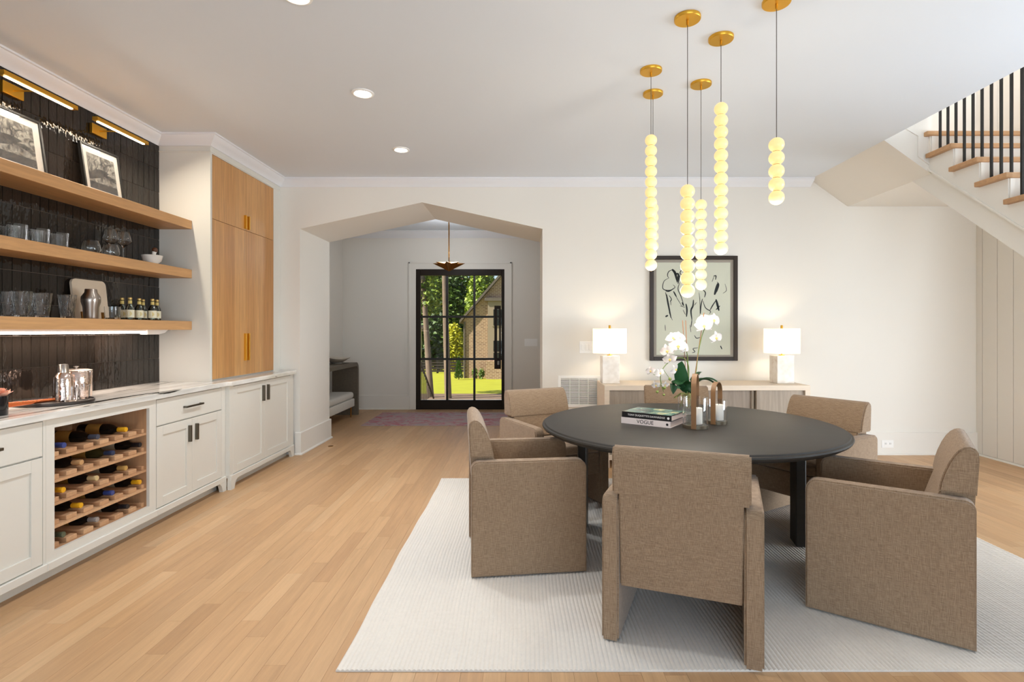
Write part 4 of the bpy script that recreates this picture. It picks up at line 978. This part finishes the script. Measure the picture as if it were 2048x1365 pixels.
for (px, py, gy, n_, sp, _), lb in zip(PEN, LBL):
    Y = 1.645*F/(CY-py); X = (px-CX)/F*Y
    t = thing('globe_pendant', lb, 'pendant light', (X, Y, ZC), 0, 'strands of globes over the dining table')
    part('canopy', lathe(B(), [(0,-.018),(.066,-.018),(.0685,-.015),(.0685,-.0005),(0,-.0005)], 40), M_brass, t, 40)
    part('cable_grip', lathe(B(), [(.0,-.045),(.006,-.045),(.006,-.0185),(0,-.0185)], 12), M_brass, t, 40)
    z0 = H+(CY-gy)/F*Y-ZC; dz = sp/F*Y
    part('cable', tube(B(), [(0,0,-.04), (0,0,z0+.03)], .0018, 6), M_cable, t)
    for k in range(n_):
        g = link('globe', meG, t); g.location = (0,0,z0-k*dz)
        if k < n_-1: r_ = link('joint_ring', meR, t); r_.location = (0,0,z0-(k+.5)*dz)
    light('pendant_glow', 'POINT', (0,0,z0-(n_-1)*dz-.12), .6*n_, (1,.92,.80), parent=t, shadow_soft_size=.08)
# ------------------------------------------------------------------ foyer
t = thing('star_pendant', 'brass star-shaped pendant on a thin rod in the foyer', 'pendant light', (-1.119, 8.07, 2.255))
bm = B(); ap = bm.verts.new((0,0,0)); cen = bm.verts.new((0,0,.14)); ring = []
for k in range(16):
    a = 2*PI*k/16; r_ = .245 if k % 2 == 0 else .125; ring.append(bm.verts.new((r_*math.cos(a), r_*math.sin(a), .12 if k % 2 == 0 else .105)))
for k in range(16): bm.faces.new((ap, ring[(k+1)%16], ring[k])); bm.faces.new((cen, ring[k], ring[(k+1)%16]))
bmesh.ops.recalc_face_normals(bm, faces=bm.faces); part('shade', bm, M_brassd, t)
part('rod', tube(B(), [(0,0,.139),(0,0,.81)], .009, 10), M_brassd, t, 40)
part('canopy', lathe(B(), [(0,.805),(.06,.805),(.062,.81),(.062,.824),(0,.824)], 28), M_brassd, t, 40)
light('foyer_glow', 'POINT', (0,0,.30), 13, (.92,.96,1), parent=t, shadow_soft_size=.1)
M_smoke = wood('smoked_oak', [(104,92,76),(110,98,82)], (14,1,14), .5, .2)
t = thing('console_table', 'smoked oak waterfall console along the foyer wall', 'console', (-2.9, 7.95, 0))
y0, y1, zt, th, rd = 7.15, 8.75, .855, .06, .12
def arch(o_):
    r_ = rd-o_; pts = [(y1-o_, 0)]
    pts += [(y1-rd+r_*math.cos(PI/2*k/8), zt-rd+r_*math.sin(PI/2*k/8)) for k in range(9)]
    pts += [(y0+rd+r_*math.cos(PI/2+PI/2*k/8), zt-rd+r_*math.sin(PI/2+PI/2*k/8)) for k in range(9)]
    return pts+[(y0+o_, 0)]
wpart('waterfall_body', prism(B(), arch(0)+arch(th)[::-1], 'x', XL+.035, -2.68), M_smoke, t, 30)
bm = B()
t2 = thing('ottoman', 'off-white upholstered ottoman on slim legs under the console', 'ottoman', (-2.88, 7.95, 0))
wpart('frame', box(B(), -3.07, -2.67, 7.36, 8.5, .17, .295, .012, 2), M_offw, t2, 50)
wpart('cushion', box(B(), -3.065, -2.675, 7.37, 8.49, .297, .40, .04, 4), M_offw, t2, 50)
for X in (-3.03, -2.71):
    for Y in (7.42, 8.44): wpart('leg', lathe(B(), [(.008,0),(.013,.17)], 10, (X,Y,0)), M_brassd, t2, 40)
rr = random.Random(9); bm = B(); rg = []
for r_, z, wv in ((.0,.012,0),(.10,.012,0),(.18,.05,.25),(.235,.082,.5),(.25,.085,.5),(.235,.075,.5),(.15,.035,.2),(.0,.025,0)):
    if r_ == 0: rg.append([bm.verts.new((0,0,z))]); continue
    rg.append([bm.verts.new((r_*.8*math.cos(2*PI*i/32), r_*1.15*math.sin(2*PI*i/32)*(1+.06*math.sin(i*1.3)*wv), z+.035*wv*math.sin(3*2*PI*i/32+.6)*.6)) for i in range(32)])
for a, b_ in zip(rg, rg[1:]):
    for i in range(32):
        j = (i+1)%32
        if len(a) == 1: bm.faces.new((a[0], b_[j], b_[i]))
        elif len(b_) == 1: bm.faces.new((a[i], a[j], b_[0]))
        else: bm.faces.new((a[i], a[j], b_[j], b_[i]))
lathe(bm, [(.06,.0),(.08,.0),(.085,.014),(.06,.014)], 24)
bmesh.ops.translate(bm, vec=(-2.9, 8.35, .8555), verts=bm.verts)
single('organic_bowl', bm, pm('pale_stone_bowl', (206,196,182), .6, var=.15, vscale=9), 'shallow wavy-rimmed stone bowl on the foyer console', 'bowl', None, 60)
m, n, l, b = newmat('faded_rug')
tc = n.new('ShaderNodeTexCoord'); mp = n.new('ShaderNodeMapping'); mp.inputs['Scale'].default_value = (1.6, 3.2, 1); l.new(tc.outputs['Object'], mp.inputs['Vector'])
nz = n.new('ShaderNodeTexNoise'); nz.inputs['Scale'].default_value = 2.4; nz.inputs['Detail'].default_value = 7; nz.inputs['Distortion'].default_value = 1.5; l.new(mp.outputs[0], nz.inputs['Vector'])
rp = n.new('ShaderNodeValToRGB'); l.new(nz.outputs[0], rp.inputs[0])
rp.color_ramp.elements[0].position = .3; rp.color_ramp.elements[0].color = (*lin((150,142,146)), 1); rp.color_ramp.elements[1].position = .78; rp.color_ramp.elements[1].color = (*lin((214,198,188)), 1)
for p_, c_ in ((.44,(186,168,166)),(.54,(188,154,156)),(.60,(186,88,104)),(.66,(178,150,154))): e = rp.color_ramp.elements.new(p_); e.color = (*lin(c_), 1)
l.new(rp.outputs[0], b.inputs['Base Color']); b.inputs['Roughness'].default_value = .95
bm = box(B(), -2.33, .13, 7.69, 8.9, .0005, .008, .002); single('foyer_rug', bm, m, 'faded red and grey patterned rug inside the front door', 'rug')
c = P(658, 893, H*F/(893-CY))
bm = lathe(B(), [(0,.0005),(.03,.0005),(.03,.004),(.024,.006),(0,.006)], 24, (c.x+.02, c.y, 0)); single('floor_socket', bm, M_brassd, 'small round brass socket cover set in the oak floor by the arch', 'floor socket', None, 40)
# ------------------------------------------------------------------ staircase
NR = 16; RI = 3.1/NR; RUN = .252; YT = 4.655; SXL = 3.5; SB = 3.555; SXR = XR-.016; SXF = 4.56
def ny(k): return YT-(NR-k)*RUN
t = thing('staircase', 'open-sided staircase with oak treads and black balusters climbing to a landing', 'staircase', (4.2, 2.4, 0))
M_tread = wood('oak_tread', [(196,152,108),(188,144,102)], (1.2,14,14), .5, .2)
sl = RI/RUN
def zn(y): return NR*RI+(y-YT)*sl
saw = []
for k in range(1, NR+1):
    saw += [(ny(k)+.03, (k-1)*RI-.038 if k > 1 else 0), (ny(k)+.03, k*RI-.038)]
def ylow(dz, z): return YT+(z+dz-NR*RI)/sl
zl = 2.735
yl = ylow(.575, zl)
body = saw+[(yl, NR*RI-.038), (yl, zl), (ylow(.575, 0), 0)]
wpart('flight_body', prism(B(), body, 'x', SB+.012, SXF), M_wall, t)
wpart('landing_body', box(B(), SB+.012, SXR, yl, YF-.002, zl, NR*RI-.038), M_wall, t)
strn = [(a, b_) for a, b_ in saw if b_ > .02]
strn = [(ylow(.36, 0), 0)]+strn+[(YT+.12, NR*RI-.038), (YT+.12, zn(YT+.12)-.36)]
wpart('stringer', prism(B(), [(ny(1)+.03, 0)]+strn[1:]+[strn[0]], 'x', SB-.012, SB+.012), M_trim, t)
a0, a1 = 1.2, YT+.1
wpart('stringer_bead', prism(B(), [(a0, zn(a0)-.366), (a1, zn(a1)-.366), (a1, zn(a1)-.35), (a0, zn(a0)-.35)], 'x', SB-.022, SB-.0125), M_trim, t)
for k in range(1, NR):
    wpart('tread', box(B(), SXL, SXF, ny(k), ny(k)+RUN+.028, k*RI-.0375, k*RI, .004), M_tread, t)
    wpart('riser', box(B(), SB-.002, SXF, ny(k)+.022, ny(k)+.0298, (k-1)*RI, k*RI-.038), M_trim, t)
wpart('riser', box(B(), SB-.002, SXF, ny(NR)+.022, ny(NR)+.0298, (NR-1)*RI, NR*RI-.038), M_trim, t)
wpart('landing_tread', box(B(), SXL, SXF, YT, YT+.13, NR*RI-.0375, NR*RI, .004), M_tread, t)
wpart('landing_floor', box(B(), 3.6, SXR, max(YT+.1305, yl), YF-.002, NR*RI-.0375, NR*RI), M_tread, t)
wpart('upper_flight', prism(B(), [(3.57,zl),(3.57,5.5),(XS,5.5),(XS,ZC+.005)], 'y', YT+.045, YF-.002), M_wall, t)
def pt(px, py): Y = YT+.045; return ((px-CX)/F*Y, H+(CY-py)/F*Y)
q = [pt(1812,258), pt(1836,272), pt(1836,313), pt(1857,329)]
for a, b_ in zip(q, q[1:]):
    dx, dz = b_[0]-a[0], b_[1]-a[1]; ln = math.hypot(dx, dz); nx, nz_ = -dz/ln*.006, dx/ln*.006
    wpart('panel_moulding', prism(B(), [(a[0]+nx,a[1]+nz_),(b_[0]+nx,b_[1]+nz_),(b_[0]-nx,b_[1]-nz_),(a[0]-nx,a[1]-nz_)], 'y', YT+.033, YT+.0448), M_trim, t)
meBal = {}
for k in range(1, NR):
    for j in range(3):
        yb = ny(k)+.03+.084*j; hgt = zn(yb)+.9-k*RI
        key = j
        if key not in meBal: meBal[key] = mesh_of('baluster', box(B(), -.0075, .0075, -.0075, .0075, 0, hgt), M_black)
        o = link('baluster', meBal[key], t); o.location = Vector((SB+.012, yb, k*RI+.0003))-ORG[t.name]
wpart('handrail', prism(B(), [(.85, zn(.85)+.9), (YT+.03, zn(YT+.03)+.9), (YT+.03, zn(YT+.03)+.95), (.85, zn(.85)+.95)], 'x', SB-.018, SB+.042), M_dark, t)
t = thing('added_hall_light', 'added unseen round glass lamp brightening the stairwell', 'ceiling light', (4.2, 4.2, 5.42))  # invented fixture, hidden from view, put in to light the stair walls
part('globe', lathe(B(), [(0,0),(.12,.03),(.17,.09),(.15,.15),(.06,.179),(0,.179)], 32), pm('opal_glass', (255,255,255), .4, emit=(255,240,220), es=6), t, 60)
light('added_hall_fill', 'POINT', (0,-.0,-.12), 60, (.96,.97,1), parent=t, shadow_soft_size=.12)
# ------------------------------------------------------------------ outdoors beyond the front door
def gz(y): return -.15-.05*(y-10)
M_grass = pm('lawn', (150,152,26), .95, var=.22, vscale=2.2, bump=.6, bscale=30)
def leaf_mat(name, a, c):
    m, n, l, b = newmat(name); ge = n.new('ShaderNodeNewGeometry'); rp = n.new('ShaderNodeValToRGB'); l.new(ge.outputs['Random Per Island'], rp.inputs[0])
    rp.color_ramp.elements[0].color = (*lin(a), 1); rp.color_ramp.elements[1].color = (*lin(c), 1); l.new(rp.outputs[0], b.inputs['Base Color']); b.inputs['Roughness'].default_value = .6
    return m
M_fol = [leaf_mat('foliage_'+k, a, c) for k, a, c in (('deep', (26,44,18), (84,116,44)), ('mid', (40,64,24), (122,152,60)), ('bright', (72,98,28), (170,192,70)), ('yellow', (130,136,30), (222,216,60)), ('conifer', (36,66,30), (80,120,50)))]
def slab(x0, x1, y0, y1, dz=0):
    bm = B(); v = [bm.verts.new(p) for p in ((x0,y0,gz(y0)+dz),(x1,y0,gz(y0)+dz),(x1,y1,gz(y1)+dz),(x0,y1,gz(y1)+dz))]; u = [bm.verts.new(q_.co-Vector((0,0,.3))) for q_ in v]
    bm.faces.new(v); bm.faces.new(u[::-1])
    for i in range(4): bm.faces.new((v[i], u[i], u[(i+1)%4], v[(i+1)%4]))
    bmesh.ops.recalc_face_normals(bm, faces=bm.faces); return bm
struct('porch_slab', box(B(), -4, 2, YD+.121, 10.9, -.25, -.03), pm('porch_stone', (150,142,132), .8, var=.1))
struct('planting_bed', slab(-14, 10, 10.9, 15.0), M_soil)
struct('lawn', slab(-30, 22, 15.0, 80), M_grass)
rr = random.Random(11)
def foliage(bm, c, rad, n_, size, flat=.6):
    for _ in range(n_):
        while True:
            d = Vector((rr.uniform(-1,1), rr.uniform(-1,1), rr.uniform(-1,1)))
            if .25 < d.length <= 1: break
        p = Vector((c[0]+d.x*rad[0], c[1]+d.y*rad[1], c[2]+d.z*rad[2])); s = size*rr.uniform(.6,1.3)
        q_ = Euler((rr.uniform(-1,1), rr.uniform(-1,1), rr.uniform(0,6.3))).to_matrix()
        vs_ = [bm.verts.new(p+q_ @ Vector(k)*s) for k in ((-.5,0,0),(0,-.3,.05),(.5,0,0),(0,.3,.05))]
        bm.faces.new(vs_)
M_bark = pm('pine_bark', (126,110,92), .95, var=.3, vscale=7, bump=.8, bscale=20)
def tree(label, base, top, r0, crowns, mats, size, group='trees outside the front door'):
    t = thing('tree', label, 'tree', base, 0, group)
    b0, b1 = Vector(base), Vector(top); mid_ = b0.lerp(b1, .5)+Vector((rr.uniform(-.04,.04),0,0))
    wpart('trunk', tube(B(), smooth([b0-Vector((0,0,.1)), mid_, b1], 6), r0, 10, [r0*(1.25-.75*k/12) for k in range(13)]), M_bark, t, 60)
    for k, (c, rad, n_) in enumerate(crowns):
        bm = B(); foliage(bm, c, rad, n_, size); o = wpart('foliage', bm, mats[k % len(mats)], t); o['kind'] = 'stuff'
tree('pale leaning tree trunk with low leafy branches beyond the entrance railing', (-2.36,13.7,gz(13.7)), (-2.72,13.9,4.6), .072, [((-2.42,14.0,2.35),(.42,.4,.62),700),((-3.2,14.4,3.3),(1.1,1.0,.9),1300),((-3.4,14.0,4.2),(.75,1.0,.9),900)], [M_fol[2],M_fol[1]], .14)
tree('tall straight tree trunk in the bed in front of the lawn', (-1.86,13.3,gz(13.3)), (-1.98,13.3,5.6), .072, [((-1.5,13.2,4.6),(.8,1.0,1.3),1200)], [M_fol[2],M_fol[1]], .17)
for k, (X, Y, h_, rx, mats, lb) in enumerate(((-13.2,45,8,2.6,(0,1),'broad dark tree behind the white house'),(-8.7,47,9,1.75,(1,0),'mid green tree behind the fence post'),(-5.9,42.5,8.5,1.75,(0,1),'dark tree behind the yellow shrub'),(-3.0,40,8,1.25,(2,1),'light green tree beside the brick house gable'),(.3,47,12,1.9,(0,1),'tall tree rising behind the brick house roof'),(-4.6,52,12,1.9,(1,0),'tall far tree in the gap behind the lower trees'),(-10.5,54,12,3.2,(0,2),'tallest far tree behind the mid green tree'))):
    g0 = gz(Y); tree(lb, (X,Y,g0), (X+.2,Y,g0+h_*.7), .28, [((X,Y-.5,g0+h_*.52),(rx,2.2,h_*.47),5200),((X+rx*.3,Y-1.2,g0+h_*.42),(rx*.7,1.6,h_*.36),3600),((X-rx*.4,Y-1.0,g0+h_*.25),(rx*.6,1.5,h_*.25),2400)], [M_fol[i] for i in mats], .40)
t = thing('shrub', 'bright yellow-green rounded shrub beyond the fence', 'shrub', (-4.85,37.5,gz(37.5)))
bm = B(); foliage(bm, (-4.85,37.5,gz(37.5)+1.75), (.72,.7,1.7), 1500, .28); o = wpart('foliage', bm, M_fol[3], t); o['kind'] = 'stuff'
wpart('stem', tube(B(), [(-4.85,37.5,gz(37.5)-.1),(-4.85,37.5,gz(37.5)+1.8)], .06, 8), M_bark, t)
t = thing('conifer', 'small cone-shaped conifer beside the brick house corner', 'shrub', (-2.92,24.2,gz(24.2)))
bm = B()
for k in range(900):
    u = rr.random()**.7; a = rr.uniform(0, 6.3); r_ = .2*(u+.05)*rr.uniform(.7,1); z = gz(24.2)+.06+.98*(1-u)
    p = Vector((-2.92+r_*math.cos(a), 24.2+r_*math.sin(a), z)); d = Vector((math.cos(a), math.sin(a), 1.4)).normalized()*.09; sd = Vector((-math.sin(a), math.cos(a), 0))*.022
    bm.faces.new([bm.verts.new(p-sd), bm.verts.new(p+sd), bm.verts.new(p+d)])
o = wpart('foliage', bm, M_fol[4], t); o['kind'] = 'stuff'
wpart('stem', tube(B(), [(-2.92,24.2,gz(24.2)-.05),(-2.92,24.2,gz(24.2)+.8)], .02, 6), M_bark, t)
for X, Y, lb in ((-1.95,25.0,'low green plant at the foot of the brick wall near the window'),(-2.3,25.5,'low green plant at the foot of the brick wall near the conifer')):
    bm = B(); foliage(bm, (X,Y,gz(Y)+.25), (.14,.2,.28), 200, .12); single('bedding_plant', bm, M_fol[1], lb, 'plant', 'plants along the brick house')
M_fence = pm('dark_fence', (44,38,34), .8)
t = thing('board_fence', 'dark horizontal board fence across the back of the lawn', 'fence', (-6,34,gz(34)))
for k in range(5): wpart('fence_board', box(B(), -14, -3.1, 33.98, 34.02, gz(34)+.08+.18*k, gz(34)+.2+.18*k), M_fence, t)
for X in (-13.9,-11.6,-9.3,-7,-5.45,-3.2): wpart('fence_post', box(B(), X-.06, X+.06, 34.02, 34.14, gz(34)-.1, gz(34)+1.02), M_fence, t)
t = thing('entrance_railing', 'sloping black metal railing beside the porch', 'railing', (-1.95, 10.9, -.03))
wpart('top_rail', tube(B(), [(-1.95,10.0,.86),(-1.95,11.65,-.10)], .02, 8), M_black, t, 40)
for k in range(12):
    yv = 10.05+.125*k; zt_ = .86-.96*(yv-10)/1.65
    if zt_ > .02: wpart('bar', tube(B(), [(-1.95,yv,-.03),(-1.95,yv,zt_)], .008, 6), M_black, t)
# neighbouring brick house
m, n, l, b = newmat('tan_brick')
tc = n.new('ShaderNodeTexCoord'); mp = n.new('ShaderNodeMapping'); mp.inputs['Rotation'].default_value = (PI/2, 0, 0); l.new(tc.outputs['Object'], mp.inputs['Vector'])
br = n.new('ShaderNodeTexBrick'); br.inputs['Scale'].default_value = 1; br.inputs['Brick Width'].default_value = .2; br.inputs['Row Height'].default_value = .075; br.inputs['Mortar Size'].default_value = .012
br.inputs['Color1'].default_value = (*lin((154,124,96)), 1); br.inputs['Color2'].default_value = (*lin((122,94,74)), 1); br.inputs['Mortar'].default_value = (*lin((178,158,132)), 1)
l.new(mp.outputs[0], br.inputs['Vector']); l.new(br.outputs[0], b.inputs['Base Color']); b.inputs['Roughness'].default_value = .9
M_brick = m
HY = 26.0; g0 = gz(HY)-.2; hx0 = -2.9; rx = 2.6
t = thing('brick_house', 'tan brick gabled house beyond the lawn', 'house', (rx, HY+4, g0))
ez = 1.88; rz = ez+(rx-hx0)*1.15
wpart('wall', prism(B(), [(hx0,g0),(2*rx-hx0,g0),(2*rx-hx0,ez),(rx,rz),(hx0,ez)], 'y', HY, HY+8), M_brick, t)
M_roof = pm('slate_roof', (92,84,74), .8, var=.2, vscale=5)
for s in (-1, 1):
    ex = rx+s*(rx-hx0+.18); pl = [(rx, rz+.02), (ex, ez-.2+.02), (ex, ez-.2+.16), (rx, rz+.2)]
    wpart('roof_slope', prism(B(), pl, 'y', HY-.22, HY+8.2), M_roof, t)
M_stucco = pm('taupe_trim', (140,126,106), .7); M_win = pm('dark_window', (28,34,34), .1)
wpart('bay', box(B(), -1.72, .9, HY-.18, HY, g0+.9, 2.78), M_stucco, t)
wpart('bay_cap', box(B(), -1.86, 1.0, HY-.3, HY, 2.78, 2.92), M_roof, t)
for z0, z1 in ((1.55, 2.42), (-.28, .92)):
    wn_ = wpart('window', box(B(), -1.5, .6, HY-.22, HY-.181, z0, z1), M_stucco, t)
    for k in range(3):
        for j in range(2): wpart('window_pane', box(B(), -1.44+.69*k, -1.44+.69*k+.62, HY-.235, HY-.221, z0+.05+(z1-z0-.05)*j/2, z0+(z1-z0-.05)*(j+1)/2), M_win, wn_)
wpart('downpipe', tube(B(), [(hx0+.05,HY-.06,g0),(hx0+.05,HY-.06,ez-.1)], .045, 8), M_roof, t)
wpart('low_wall', box(B(), -1.72, 2.2, HY-1.2, HY-.2, g0, g0+1.1), M_brick, t)
t = thing('white_house', 'white house wall glimpsed between the trees beyond the railing', 'house', (-9.8, 39, gz(39)))
wpart('wall', prism(B(), [(-12.5,gz(39)-.2),(-7.45,gz(39)-.2),(-7.45,1.6),(-10,3.4),(-12.5,1.6)], 'y', 38.6, 39.4), pm('white_siding', (236,236,232), .8), t)
wpart('roof', prism(B(), [(-12.8,1.4),(-10,3.4),(-7.2,1.4),(-7.2,1.55),(-10,3.6),(-12.8,1.55)], 'y', 38.4, 39.6), M_roof, t)
